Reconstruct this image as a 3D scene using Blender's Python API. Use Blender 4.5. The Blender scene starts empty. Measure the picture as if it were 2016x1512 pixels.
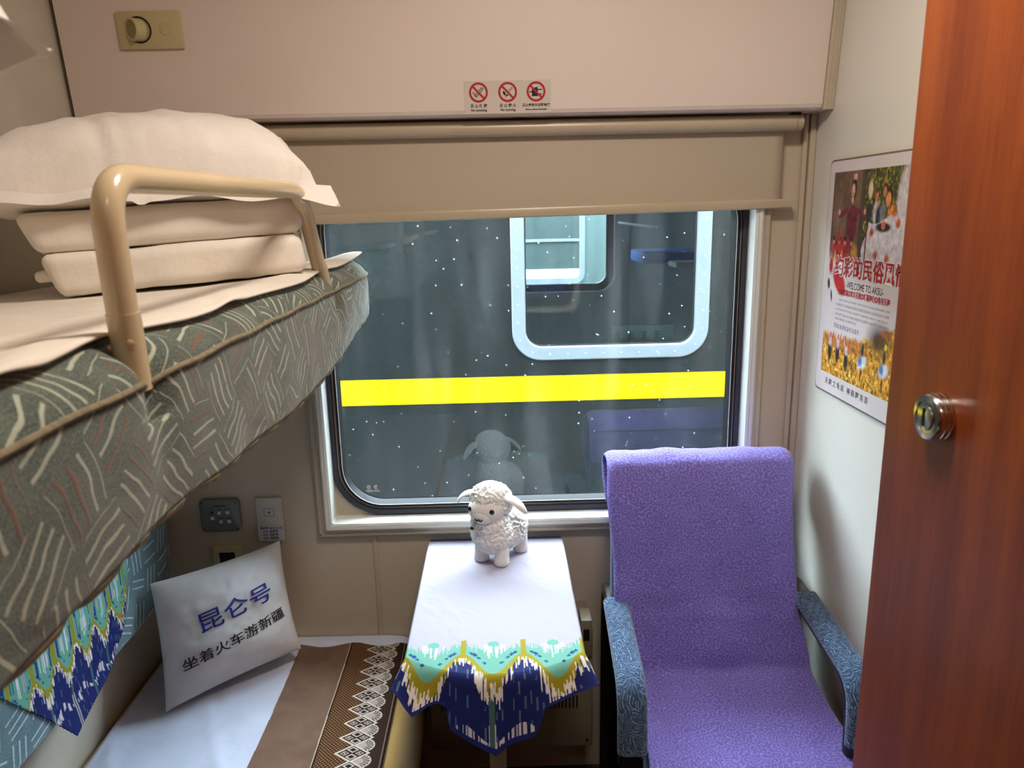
import bpy, bmesh, math, random
import numpy as np
from mathutils import Vector, Matrix, noise as mnoise

random.seed(7)
rng = np.random.default_rng(7)
SC = bpy.context.scene
COL = SC.collection
PI = math.pi

# ------------------------------------------------------------------ camera
F_PX, PW, PH = 1460.0, 2016, 1512
EYE = Vector((0, 0, 1.62))


def unit(v):
    v = np.array(v, float)
    return v / np.linalg.norm(v)


_down = unit([136, 6244, F_PX])
_dep = np.array([-28, -346, F_PX])
_dep = unit(_dep - _down * _dep.dot(_down))
_right = unit(np.cross(_down, _dep))
_M = np.stack([_right, _dep, -_down], 1)           # world -> camera (x right, y down, z forward)
cam_data = bpy.data.cameras.new('camera')
cam = bpy.data.objects.new('camera', cam_data)
COL.objects.link(cam)
R = Matrix(((_M[0][0], -_M[1][0], -_M[2][0]), (_M[0][1], -_M[1][1], -_M[2][1]), (_M[0][2], -_M[1][2], -_M[2][2])))
cam.matrix_world = Matrix.Translation(EYE) @ R.to_4x4()
cam_data.sensor_fit = 'HORIZONTAL'
cam_data.sensor_width = 36.0
cam_data.lens = F_PX / PW * 36.0
cam_data.clip_start = 0.02
cam_data.clip_end = 200
cam_data.dof.use_dof = True
cam_data.dof.focus_distance = 1.75
cam_data.dof.aperture_fstop = 9.0
SC.camera = cam

# ------------------------------------------------------------------ world, lights, exposure
world = bpy.data.worlds.new('overcast_sky')
SC.world = world
world.use_nodes = True
_bg = world.node_tree.nodes['Background']
_bg.inputs[0].default_value = (0.76, 0.87, 1.0, 1)
_bg.inputs[1].default_value = 25.0


def area(name, loc, size, power, col, rot=(0, 0, 0), shape='SQUARE', size_y=None):
    d = bpy.data.lights.new(name, 'AREA')
    d.energy = power
    d.color = col
    d.shape = shape
    d.size = size
    if size_y:
        d.size_y = size_y
    o = bpy.data.objects.new(name, d)
    o.location = loc
    o.rotation_euler = rot
    COL.objects.link(o)
    return o


WARM = (1.0, 0.885, 0.76)
area('ceiling_light_main', (0.16, 0.86, 2.40), 0.30, 13.2, WARM, shape='RECTANGLE', size_y=0.22)
area('ceiling_light_door', (0.10, -0.25, 2.40), 0.14, 2.0, WARM)
SC.view_settings.view_transform = 'Standard'
SC.view_settings.look = 'None'
SC.view_settings.gamma = 1.0
SC.view_settings.use_curve_mapping = False
SC.view_settings.exposure = 0.0
SC.cycles.use_denoising = True
SC.cycles.max_bounces = 10
SC.cycles.transparent_max_bounces = 16
SC.cycles.sample_clamp_indirect = 6.0


# ------------------------------------------------------------------ colour + material helpers
def lin(r, g, b):
    def f(c):
        c /= 255.0
        return c / 12.92 if c <= 0.04045 else ((c + 0.055) / 1.055) ** 2.4
    return (f(r), f(g), f(b))


def lin_np(a):
    a = np.asarray(a, float) / 255.0
    return np.where(a <= 0.04045, a / 12.92, ((a + 0.055) / 1.055) ** 2.4)


class Nt:
    """A thin wrapper for building node trees."""

    def __init__(self, name):
        self.m = bpy.data.materials.new(name)
        self.m.use_nodes = True
        self.t = self.m.node_tree
        self.t.nodes.clear()
        self.out = self.t.nodes.new('ShaderNodeOutputMaterial')

    def n(self, typ, **kw):
        nd = self.t.nodes.new('ShaderNode' + typ)
        for k, v in kw.items():
            if k[0] == 'i' and k[1:].isdigit():
                self.set(nd.inputs[int(k[1:])], v)
            elif k in nd.inputs.keys() and not hasattr(nd, k):
                self.set(nd.inputs[k], v)
            elif hasattr(nd, k):
                setattr(nd, k, v)
            else:
                self.set(nd.inputs[k.replace('_', ' ')], v)
        return nd

    def set(self, sock, v):
        if isinstance(v, bpy.types.NodeSocket):
            self.t.links.new(v, sock)
        elif isinstance(v, (tuple, list)) and len(v) == 3 and sock.type == 'RGBA':
            sock.default_value = (*v, 1)
        else:
            sock.default_value = v

    def math(self, op, a, b=None, c=None, clamp=False):
        nd = self.t.nodes.new('ShaderNodeMath')
        nd.operation = op
        nd.use_clamp = clamp
        for i, v in enumerate((a, b, c)):
            if v is not None:
                self.set(nd.inputs[i], v)
        return nd.outputs[0]

    def vmath(self, op, a, b=None, scale=None):
        nd = self.t.nodes.new('ShaderNodeVectorMath')
        nd.operation = op
        self.set(nd.inputs[0], a)
        if b is not None:
            self.set(nd.inputs[1], b)
        if scale is not None:
            self.set(nd.inputs[3], scale)
        return nd.outputs[0]

    def mix(self, fac, a, b):
        nd = self.t.nodes.new('ShaderNodeMix')
        nd.data_type = 'RGBA'
        self.set(nd.inputs[0], fac)
        self.set(nd.inputs[6], a)
        self.set(nd.inputs[7], b)
        return nd.outputs[2]

    def step(self, x, lo, hi):
        nd = self.t.nodes.new('ShaderNodeMapRange')
        nd.interpolation_type = 'SMOOTHSTEP'
        self.set(nd.inputs[0], x)
        nd.inputs[1].default_value = lo
        nd.inputs[2].default_value = hi
        return nd.outputs[0]

    def coord(self, which):
        return self.n('TexCoord').outputs[which]

    def noise(self, vec, scale, detail=4.0, rough=0.55):
        nd = self.n('TexNoise')
        self.set(nd.inputs['Vector'], vec)
        nd.inputs['Scale'].default_value = scale
        nd.inputs['Detail'].default_value = detail
        nd.inputs['Roughness'].default_value = rough
        return nd.outputs[0], nd.outputs[1]

    def bsdf(self, col, rough=0.5, metal=0.0, spec=0.5, bump=None, bump_strength=0.3, bump_dist=0.002, sheen=0.0, trans=0.0):
        p = self.n('BsdfPrincipled')
        self.set(p.inputs['Base Color'], col)
        self.set(p.inputs['Roughness'], rough)
        p.inputs['Metallic'].default_value = metal
        p.inputs['Specular IOR Level'].default_value = spec
        p.inputs['Sheen Weight'].default_value = sheen
        if bump is not None:
            b = self.n('Bump')
            b.inputs['Strength'].default_value = bump_strength
            b.inputs['Distance'].default_value = bump_dist
            self.set(b.inputs['Height'], bump)
            self.t.links.new(b.outputs[0], p.inputs['Normal'])
        self.t.links.new(p.outputs[0], self.out.inputs[0])
        return p


def plain(name, rgb, rough=0.5, metal=0.0, spec=0.5, var=0.06, vscale=6.0, bump=0.0, bscale=200.0, sheen=0.0):
    m = Nt(name)
    c = lin(*rgb)
    co = m.coord('Object')
    f, _ = m.noise(co, vscale)
    col = m.mix(m.step(f, 0.3, 0.7), tuple(x * (1 - var) for x in c), tuple(min(1, x * (1 + var)) for x in c))
    bf = m.noise(co, bscale, 3)[0] if bump else None
    m.bsdf(col, rough, metal, spec, bf, bump, 0.001, sheen)
    return m.m


def cloth_mat(name, rgb, weave=900.0, bump=0.35, wr=14.0, var=0.05, sheen=0.2):
    m = Nt(name)
    c = lin(*rgb)
    co = m.coord('Object')
    f, _ = m.noise(co, 9.0)
    col = m.mix(m.step(f, 0.3, 0.7), tuple(x * (1 - var) for x in c), tuple(min(1, x * (1 + var)) for x in c))
    w1, _ = m.noise(co, wr, 6, 0.6)
    w2, _ = m.noise(co, weave, 2)
    h = m.math('ADD', m.math('MULTIPLY', w1, 1.0), m.math('MULTIPLY', w2, 0.12))
    m.bsdf(col, 0.85, 0, 0.25, h, bump, 0.012, sheen)
    return m.m


def vcol_mat(name, rough=0.8, spec=0.25, weave=700.0, bump=0.25, dist=0.004):
    m = Nt(name)
    a = m.n('Attribute')
    a.attribute_name = 'pattern'
    co = m.coord('Object')
    w, _ = m.noise(co, weave, 3)
    w1, _ = m.noise(co, 18.0, 5)
    h = m.math('ADD', w1, m.math('MULTIPLY', w, 0.15))
    m.bsdf(a.outputs[0], rough, 0, spec, h, bump, dist)
    return m.m


def stroke_mask(m, vec, scale, angle, stripes, width, length=0.42, wobble=0.15, wscale=3.0, random_turn=False):
    """Basket-weave bundles of short strokes: returns (mask, hash per stroke, hash per cell)."""
    rot = m.n('VectorRotate', rotation_type='Z_AXIS')
    m.set(rot.inputs['Vector'], vec)
    rot.inputs['Angle'].default_value = angle
    v = m.vmath('SCALE', rot.outputs[0], scale=scale)
    _, nc = m.noise(v, wscale, 2)
    v = m.vmath('ADD', v, m.vmath('SCALE', m.vmath('SUBTRACT', nc, (0.5, 0.5, 0.5)), scale=wobble * 2))
    cell = m.vmath('FLOOR', v)
    loc = m.vmath('SUBTRACT', m.vmath('FRACTION', v), (0.5, 0.5, 0.5))
    wn = m.n('TexWhiteNoise', noise_dimensions='2D')
    m.set(wn.inputs['Vector'], cell)
    sp = m.n('SeparateXYZ')
    m.set(sp.inputs[0], cell)
    if random_turn:
        turn = m.math('MULTIPLY', wn.outputs[0], 6.283)
    else:
        par = m.math('FLOORED_MODULO', m.math('ADD', sp.outputs[0], sp.outputs[1]), 2.0)
        turn = m.math('ADD', m.math('MULTIPLY', par, PI / 2), m.math('MULTIPLY', m.math('SUBTRACT', wn.outputs[0], 0.5), 0.9))
    r2 = m.n('VectorRotate', rotation_type='Z_AXIS')
    m.set(r2.inputs['Vector'], loc)
    m.set(r2.inputs['Angle'], turn)
    s2 = m.n('SeparateXYZ')
    m.set(s2.inputs[0], r2.outputs[0])
    sx = m.math('MULTIPLY', s2.outputs[0], stripes)
    fr = m.math('ABSOLUTE', m.math('SUBTRACT', m.math('FRACT', m.math('ADD', sx, 0.5)), 0.5))
    m1 = m.math('SUBTRACT', 1.0, m.step(fr, width * 0.6, width))
    m2 = m.math('SUBTRACT', 1.0, m.step(m.math('ABSOLUTE', s2.outputs[1]), length * 0.92, length))
    m3 = m.math('SUBTRACT', 1.0, m.step(m.math('ABSOLUTE', s2.outputs[0]), length * 0.94, length))
    mask = m.math('MULTIPLY', m.math('MULTIPLY', m1, m2), m3)
    w2 = m.n('TexWhiteNoise', noise_dimensions='1D')
    m.set(w2.inputs['W'], m.math('ADD', m.math('FLOOR', m.math('ADD', sx, 0.5)), m.math('MULTIPLY', wn.outputs[0], 91.0)))
    return mask, w2.outputs[0], wn.outputs[0]


def upholstery(name, base, base2, pale, accent, scale, angle, stripes, width, wobble, accent_share=0.4, length=0.44, rturn=False):
    m = Nt(name)
    uv = m.n('UVMap').outputs[0]
    mask, h1, h2 = stroke_mask(m, uv, scale, angle, stripes, width, length, wobble, 0.8, rturn)
    n1, _ = m.noise(uv, 22.0, 5)
    fine, _ = m.noise(uv, 420.0, 3)
    b = m.mix(m.step(n1, 0.35, 0.68), lin(*base), lin(*base2))
    b = m.mix(m.math('MULTIPLY', m.step(fine, 0.4, 0.75), 0.35), b, lin(*pale))
    sc = m.mix(m.math('LESS_THAN', h1, accent_share), lin(*pale), lin(*accent))
    n3, _ = m.noise(uv, 60.0, 2)
    col = m.mix(m.math('MULTIPLY', mask, m.step(n3, 0.05, 0.5)), b, sc)
    hgt = m.math('ADD', m.math('MULTIPLY', mask, 0.6), m.math('MULTIPLY', fine, 0.6))
    m.bsdf(col, 0.9, 0, 0.15, hgt, 0.35, 0.002, 0.3)
    return m.m


MAT = {}
MAT['wall'] = plain('cream_wall_laminate', (203, 188, 165), 0.42, vscale=2.0, var=0.03, bump=0.04, bscale=900)
MAT['fascia'] = plain('pale_upper_panel_laminate', (228, 213, 203), 0.45, vscale=1.5, var=0.03, bump=0.04, bscale=900)
MAT['wall_right'] = plain('ivory_side_wall_laminate', (230, 226, 214), 0.42, vscale=2.0, var=0.03, bump=0.04, bscale=900)
MAT['trim'] = plain('beige_extruded_trim', (196, 182, 160), 0.38, vscale=3)
MAT['lip'] = plain('white_window_lip_plastic', (232, 234, 228), 0.35, vscale=5, var=0.02)
MAT['blind'] = plain('beige_blind_fabric', (186, 172, 150), 0.7, vscale=2, var=0.02, bump=0.08, bscale=1200)
MAT['blindbar'] = plain('beige_lacquered_aluminium', (186, 170, 145), 0.3, vscale=4, var=0.03)
MAT['rubber'] = plain('black_rubber_gasket', (20, 20, 24), 0.55, vscale=12, var=0.15)
MAT['rubber_grey'] = plain('grey_rubber_lip', (48, 50, 58), 0.55, vscale=12, var=0.1)
MAT['dark'] = plain('dark_parts_and_gap_shade', (22, 20, 18), 0.7)  # small dark parts, and the painted shade of the upper panel gap
MAT['floor'] = plain('dark_floor_vinyl', (48, 42, 38), 0.5, vscale=30, var=0.3)
MAT['ceiling'] = plain('off_white_ceiling', (222, 214, 200), 0.5)
MAT['ivory'] = plain('ivory_plastic', (196, 182, 138), 0.4, vscale=20, var=0.02)
MAT['ivory_shaded'] = plain('ivory_plastic_recess_shade', (150, 136, 80), 0.4)  # darker copy of the ivory, recess shade put into the colour
MAT['white_plastic'] = plain('white_plastic', (212, 208, 198), 0.35, var=0.02)
MAT['grey_plate'] = plain('grey_panel_plate', (104, 108, 110), 0.4, var=0.05)
MAT['ink'] = plain('black_ink', (18, 17, 20), 0.6)
MAT['grey_ink'] = plain('grey_ink', (90, 86, 90), 0.6)
MAT['blue_ink'] = plain('royal_blue_print', (24, 44, 140), 0.7)
MAT['red_ink'] = plain('red_print', (176, 14, 30), 0.5)
MAT['white_ink'] = plain('white_print', (238, 236, 234), 0.5)
MAT['sticker'] = plain('clear_white_sticker', (212, 200, 190), 0.3, var=0.02)
MAT['label'] = plain('white_label_paper', (206, 206, 218), 0.5, var=0.03)
MAT['rail'] = plain('cream_enamelled_tube', (206, 186, 150), 0.22, spec=0.6, vscale=6, var=0.03)
MAT['linen'] = cloth_mat('cream_white_cotton', (232, 224, 212), wr=16)
MAT['pillow_cotton'] = cloth_mat('white_pillow_cotton', (228, 220, 212), wr=12, bump=0.45)
MAT['sheet_white'] = cloth_mat('white_bed_sheet', (218, 226, 248), wr=10, bump=0.3)
MAT['satin'] = cloth_mat('grey_white_satin', (226, 226, 228), wr=8, bump=0.25, weave=1500)
MAT['tan'] = cloth_mat('tan_mattress_cloth', (214, 172, 104), wr=20, bump=0.2)
MAT['beige_panel'] = plain('beige_berth_panel', (202, 194, 178), 0.65, spec=0.2)
MAT['brown_wood'] = plain('brown_berth_end_board', (120, 74, 40), 0.4, vscale=20, var=0.2)
MAT['navy'] = cloth_mat('navy_table_pad', (24, 40, 104), wr=20)
MAT['beige_metal'] = plain('beige_painted_metal', (176, 166, 142), 0.35)
MAT['heater'] = plain('cream_heater_casing', (140, 132, 110), 0.4)
MAT['black_wood'] = plain('black_lacquered_wood', (26, 19, 18), 0.25, spec=0.6, vscale=30, var=0.3)
MAT['navy_upholstery'] = cloth_mat('navy_chair_upholstery', (40, 54, 86), wr=30)
MAT['steel'] = plain('polished_steel', (205, 203, 198), 0.16, metal=1.0, var=0.03)
MAT['brass'] = plain('brass_ring', (200, 160, 70), 0.25, metal=1.0)
MAT['gloss_black'] = plain('glossy_black_bead', (8, 8, 9), 0.08)
MAT['train_green'] = plain('dark_green_carriage_paint', (19, 25, 24), 0.75, spec=0.15, vscale=1.5, var=0.12)
MAT['train_yellow'] = plain('yellow_carriage_stripe', (178, 150, 0), 0.85, spec=0.05, vscale=3, var=0.03)
MAT['train_frame'] = plain('pale_aluminium_window_frame', (112, 120, 124), 0.4, vscale=5, var=0.06)
MAT['train_inside'] = plain('grey_carriage_lining', (150, 160, 160), 0.6)
MAT['blue_bedding'] = plain('blue_bedding', (40, 110, 190), 0.8)
MAT['chrome_line'] = plain('bright_gasket_bead', (220, 226, 224), 0.3)
MAT['plaque'] = plain('grey_green_plaque', (132, 150, 146), 0.5)
MAT['ballast'] = plain('grey_track_ballast', (150, 148, 140), 0.95, vscale=40, var=0.4, bump=0.5, bscale=60)
MAT['rivet'] = plain('dull_rivet', (150, 158, 158), 0.5)
MAT['bin'] = plain('dark_bin_plastic', (34, 34, 36), 0.4)
MAT['bin_rim'] = plain('grey_bin_rim', (140, 142, 146), 0.3)
MAT['plush_smooth'] = cloth_mat('smooth_white_plush', (252, 247, 243), weave=1600, bump=0.2, wr=60)
MAT['pattern'] = vcol_mat('printed_cloth')
MAT['poster'] = vcol_mat('printed_metal_poster', 0.35, 0.5, 300, 0.02, 0.001)
MAT['runner'] = vcol_mat('woven_runner', 0.9, 0.15, 900, 0.35, 0.003)

MAT['berth_cover'] = upholstery('grey_green_stroke_upholstery', (62, 76, 72), (84, 95, 86), (172, 178, 160), (118, 86, 70),
                                15.5, 0.50, 4.4, 0.15, 0.22, 0.22, 0.46)
MAT['backrest_cover'] = upholstery('teal_stroke_upholstery', (74, 108, 120), (92, 122, 130), (192, 212, 214), (120, 128, 136),
                                   15.0, 0.12, 3.8, 0.14, 0.05, 0.12)
MAT['arm_cover'] = upholstery('blue_leaf_upholstery', (40, 60, 90), (52, 76, 108), (128, 154, 182), (96, 124, 156),
                              58.0, 0.5, 3.0, 0.22, 0.5, 0.4, 0.46, True)


def wool():
    m = Nt('curly_white_plush')
    co = m.coord('Object')
    f, c = m.noise(co, 140.0, 4)
    v = m.n('TexVoronoi')
    m.set(v.inputs['Vector'], m.vmath('ADD', co, m.vmath('SCALE', c, scale=0.006)))
    v.inputs['Scale'].default_value = 190.0
    h = m.math('ADD', m.math('MULTIPLY', m.math('SUBTRACT', 1.0, v.outputs[0]), 0.8), f)
    m.bsdf(lin(252, 250, 246), 0.95, 0, 0.1, h, 0.35, 0.003, 0.5)
    return m.m


MAT['wool'] = wool()


def swirl():
    m = Nt('lilac_swirl_brocade')
    uv = m.n('UVMap').outputs[0]
    _, nc = m.noise(uv, 26.0, 2)
    v2 = m.vmath('ADD', uv, m.vmath('SCALE', m.vmath('SUBTRACT', nc, (.5, .5, .5)), scale=0.014))
    v = m.n('TexVoronoi')
    m.set(v.inputs['Vector'], v2)
    v.inputs['Scale'].default_value = 58.0
    v.inputs['Randomness'].default_value = 0.9
    pos = m.vmath('SUBTRACT', m.vmath('SCALE', v2, scale=58.0), m.vmath('SCALE', v.outputs['Position'], scale=58.0))
    s = m.n('SeparateXYZ')
    m.set(s.inputs[0], pos)
    ang = m.math('ARCTAN2', s.outputs[1], s.outputs[0])
    spiral = m.math('SINE', m.math('ADD', m.math('MULTIPLY', v.outputs[0], 17.0), ang))
    line = m.step(spiral, 0.25, 0.8)
    n1, _ = m.noise(uv, 7.0, 4)
    base = m.mix(m.step(n1, 0.3, 0.7), lin(112, 98, 184), lin(122, 108, 198))
    col = m.mix(m.math('MULTIPLY', line, 0.42), base, lin(186, 176, 240))
    w, _ = m.noise(uv, 30.0, 5)
    m.bsdf(col, 0.8, 0, 0.25, m.math('ADD', m.math('MULTIPLY', line, 0.25), w), 0.3, 0.005, 0.3)
    return m.m


MAT['lilac'] = swirl()


def wood():
    m = Nt('red_brown_veneer')
    co = m.coord('Object')
    mp = m.n('Mapping')
    m.set(mp.inputs[0], co)
    mp.inputs['Scale'].default_value = (9.0, 9.0, 0.7)
    f, _ = m.noise(mp.outputs[0], 2.2, 6, 0.6)
    g, _ = m.noise(mp.outputs[0], 26.0, 4, 0.6)
    col = m.mix(m.step(f, 0.32, 0.68), lin(118, 50, 20), lin(152, 74, 28))
    col = m.mix(m.math('MULTIPLY', m.step(g, 0.45, 0.7), 0.3), col, lin(96, 36, 18))
    m.bsdf(col, 0.42, 0, 0.28, g, 0.03, 0.001)
    return m.m


MAT['wood'] = wood()


def glass(name, tint, refl, dust_haze, speck):
    m = Nt(name)
    tr = m.n('BsdfTransparent')
    tr.inputs[0].default_value = (*tint, 1)
    gl = m.n('BsdfGlossy')
    gl.inputs['Roughness'].default_value = 0.0
    fr = m.n('Fresnel')
    fr.inputs[0].default_value = 1.5
    mx = m.n('MixShader')
    m.set(mx.inputs[0], m.math('MULTIPLY', fr.outputs[0], refl, clamp=True))
    m.t.links.new(tr.outputs[0], mx.inputs[1])
    m.t.links.new(gl.outputs[0], mx.inputs[2])
    co = m.coord('Object')
    mp = m.n('Mapping')
    m.set(mp.inputs[0], co)
    mp.inputs['Scale'].default_value = (1.0, 1.0, 0.12)
    n1, _ = m.noise(mp.outputs[0], 16.0, 5)
    v = m.n('TexVoronoi')
    m.set(v.inputs['Vector'], co)
    v.inputs['Scale'].default_value = 42.0
    sp = m.math('MULTIPLY', m.math('SUBTRACT', 1.0, m.step(v.outputs[0], 0.05, 0.11)), speck)
    n2, _ = m.noise(co, 9.0, 2)
    sp = m.math('MULTIPLY', sp, m.step(n2, 0.36, 0.56))
    fac = m.math('ADD', m.math('MULTIPLY', m.step(n1, 0.42, 0.78), dust_haze), m.math('ADD', sp, dust_haze * 0.12), clamp=True)  # streaky veil: dust on the near pane, painted haze on the far one
    df = m.n('BsdfTranslucent')
    df.inputs[0].default_value = (0.8, 0.86, 0.86, 1)
    m2 = m.n('MixShader')
    m.set(m2.inputs[0], fac)
    m.t.links.new(mx.outputs[0], m2.inputs[1])
    m.t.links.new(df.outputs[0], m2.inputs[2])
    m.t.links.new(m2.outputs[0], m.out.inputs[0])
    return m.m


MAT['glass'] = glass('dusty_tinted_glass', (0.80, 0.88, 0.87), 2.3, 0.022, 0.5)
MAT['glass_far'] = glass('hazed_carriage_glass', (0.82, 0.9, 0.9), 1.6, 0.20, 0.0)  # pale haze mixed into the pane, standing in for sky-lit reflections


# ------------------------------------------------------------------ object helpers
def tag(o, label=None, cat=None, group=None, kind=None):
    if label:
        o['label'] = label
    if cat:
        o['category'] = cat
    if group:
        o['group'] = group
    if kind:
        o['kind'] = kind
    return o


def thing(name, label, cat, loc=(0, 0, 0), rot=(0, 0, 0), group=None, kind=None):
    o = bpy.data.objects.new(name, None)
    COL.objects.link(o)
    o.location = loc
    o.rotation_euler = rot
    o.empty_display_size = 0.05
    return tag(o, label, cat, group, kind)


def origin_of(o):
    p = Vector((0, 0, 0))
    while o is not None:
        p = p + Vector(o.location)
        o = o.parent
    return p


def link_mesh(name, me, mat, parent=None, local=False, smooth=True, label=None):
    o = bpy.data.objects.new(name, me)
    COL.objects.link(o)
    if mat is not None:
        for mm in (mat if isinstance(mat, (list, tuple)) else [mat]):
            me.materials.append(mm)
    if parent is not None:
        if not local:
            me.transform(Matrix.Translation(-origin_of(parent)))
        o.parent = parent
    if smooth and len(me.polygons):
        me.polygons.foreach_set('use_smooth', [True] * len(me.polygons))
        try:
            me.set_sharp_from_angle(angle=math.radians(38))
        except Exception:
            pass
    if label:
        o['label'] = label
    return o


def obj(name, bm, mat, parent=None, local=False, smooth=True, label=None, fix=True):
    if fix:
        bmesh.ops.recalc_face_normals(bm, faces=bm.faces[:])
    me = bpy.data.meshes.new(name)
    bm.to_mesh(me)
    bm.free()
    return link_mesh(name, me, mat, parent, local, smooth, label)


def rebase(o, loc):
    """Give a parentless mesh an origin at loc."""
    o.data.transform(Matrix.Translation(-Vector(loc)))
    o.location = loc
    return o


def box(bm, lo, hi, bevel=0.0, seg=2):
    r = bmesh.ops.create_cube(bm, size=1.0)
    vs = r['verts']
    for v in vs:
        v.co = Vector([lo[i] + (v.co[i] + 0.5) * (hi[i] - lo[i]) for i in range(3)])
    if bevel > 0:
        es = list({e for v in vs for e in v.link_edges})
        bmesh.ops.bevel(bm, geom=es, offset=bevel, segments=seg, profile=0.5, affect='EDGES')
    return vs


def boxbm(lo, hi, bevel=0.0, seg=2):
    bm = bmesh.new()
    box(bm, lo, hi, bevel, seg)
    return bm


def loft(bm, loops, caps=(False, False)):
    rings = [[bm.verts.new(p) for p in lp] for lp in loops]
    n = len(rings[0])
    for a, b in zip(rings, rings[1:]):
        for i in range(n):
            j = (i + 1) % n
            try:
                bm.faces.new((a[i], a[j], b[j], b[i]))
            except ValueError:
                pass
    if caps[0]:
        bm.faces.new(rings[0][::-1])
    if caps[1]:
        bm.faces.new(rings[-1])
    return rings


def rr(x0, x1, z0, z1, r, y, k=8):
    """Rounded rectangle loop in the XZ plane at depth y."""
    pts = []
    for cx, cz, a0 in ((x1 - r, z0 + r, -90), (x1 - r, z1 - r, 0), (x0 + r, z1 - r, 90), (x0 + r, z0 + r, 180)):
        for i in range(k + 1):
            a = math.radians(a0 + 90 * i / k)
            pts.append((cx + r * math.cos(a), y, cz + r * math.sin(a)))
    return pts


def tube(bm, pts, r, n=16, caps=True):
    pts = [Vector(p) for p in pts]
    t0 = (pts[1] - pts[0]).normalized()
    up = Vector((0, 0, 1)) if abs(t0.z) < 0.9 else Vector((0, 1, 0))
    nrm = (up - t0 * up.dot(t0)).normalized()
    loops = []
    for i, p in enumerate(pts):
        t = (pts[min(i + 1, len(pts) - 1)] - pts[max(i - 1, 0)]).normalized()
        nrm = (nrm - t * nrm.dot(t)).normalized()
        b = t.cross(nrm)
        rad = r[i] if isinstance(r, (list, tuple)) else r
        loops.append([p + (nrm * math.cos(2 * PI * k / n) + b * math.sin(2 * PI * k / n)) * rad for k in range(n)])
    loft(bm, loops, (caps, caps))


def lathe(bm, prof, axis='Z', center=(0, 0, 0), n=32):
    c = Vector(center)
    loops = []
    for r, h in prof:
        lp = []
        for k in range(n):
            a = 2 * PI * k / n
            x, y = r * math.cos(a), r * math.sin(a)
            p = {'Z': (x, y, h), 'Y': (x, h, y), 'X': (h, x, y)}[axis]
            lp.append(c + Vector(p))
        loops.append(lp)
    loft(bm, loops, (True, True))


def ball(bm, c, r, sub=3, rot=None):
    res = bmesh.ops.create_icosphere(bm, subdivisions=sub, radius=1.0)
    r = (r, r, r) if isinstance(r, (int, float)) else r
    for v in res['verts']:
        p = Vector((v.co.x * r[0], v.co.y * r[1], v.co.z * r[2]))
        if rot is not None:
            p = rot @ p
        v.co = p + Vector(c)
    return res['verts']


def smooth_path(pts, n=8):
    """Catmull-Rom through pts."""
    P = [Vector(p) for p in pts]
    P = [P[0] * 2 - P[1]] + P + [P[-1] * 2 - P[-2]]
    out = []
    for i in range(1, len(P) - 2):
        a, b, c, d = P[i - 1:i + 3]
        for k in range(n):
            t = k / n
            out.append(0.5 * (2 * b + (c - a) * t + (2 * a - 5 * b + 4 * c - d) * t * t + (3 * b - a - 3 * c + d) * t ** 3))
    out.append(P[-2])
    return out


def fillet(pts, r, n=8):
    """Polyline with rounded corners."""
    P = [Vector(p) for p in pts]
    out = [P[0]]
    for i in range(1, len(P) - 1):
        a, b, c = P[i - 1], P[i], P[i + 1]
        u, w = (a - b).normalized(), (c - b).normalized()
        ri = min(r, (a - b).length * 0.49, (c - b).length * 0.49)
        p0, p1 = b + u * ri, b + w * ri
        for k in range(n + 1):
            t = k / n
            out.append((1 - t) ** 2 * p0 + 2 * t * (1 - t) * b + t * t * p1)
    out.append(P[-1])
    return out


def grid_mesh(name, pts, colors=None, uvs=None, mask=None):
    """pts (ny,nx,3) array -> quad mesh; colors (ny,nx,3) linear -> attribute 'pattern'; uvs (ny,nx,2); mask (ny-1,nx-1) keeps faces."""
    pts = np.asarray(pts, np.float32)
    ny, nx = pts.shape[:2]
    idx = np.arange(ny * nx).reshape(ny, nx)
    q = np.stack([idx[:-1, :-1], idx[:-1, 1:], idx[1:, 1:], idx[1:, :-1]], -1)
    q = q[mask] if mask is not None else q.reshape(-1, 4)
    used = np.zeros(ny * nx, bool)
    used[q.ravel()] = True
    remap = np.cumsum(used) - 1
    q = remap[q]
    v = pts.reshape(-1, 3)[used]
    me = bpy.data.meshes.new(name)
    me.vertices.add(len(v))
    me.vertices.foreach_set('co', v.ravel())
    me.loops.add(q.size)
    me.loops.foreach_set('vertex_index', q.ravel().astype(np.int32))
    me.polygons.add(len(q))
    me.polygons.foreach_set('loop_start', np.arange(0, q.size, 4, dtype=np.int32))
    me.update(calc_edges=True)
    if colors is not None:
        c = np.ones((len(v), 4), np.float32)
        c[:, :3] = np.clip(np.asarray(colors).reshape(-1, 3)[used], 0, 1)
        a = me.color_attributes.new('pattern', 'FLOAT_COLOR', 'POINT')
        a.data.foreach_set('color', c.ravel())
    if uvs is not None:
        u = np.asarray(uvs, np.float32).reshape(-1, 2)[used]
        lay = me.uv_layers.new(name='UVMap')
        lay.data.foreach_set('uv', u[q.ravel()].ravel())
    me.validate()
    return me


def solidify(o, t, offset=-1.0):
    md = o.modifiers.new('thickness', 'SOLIDIFY')
    md.thickness = t
    md.offset = offset
    return o


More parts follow.
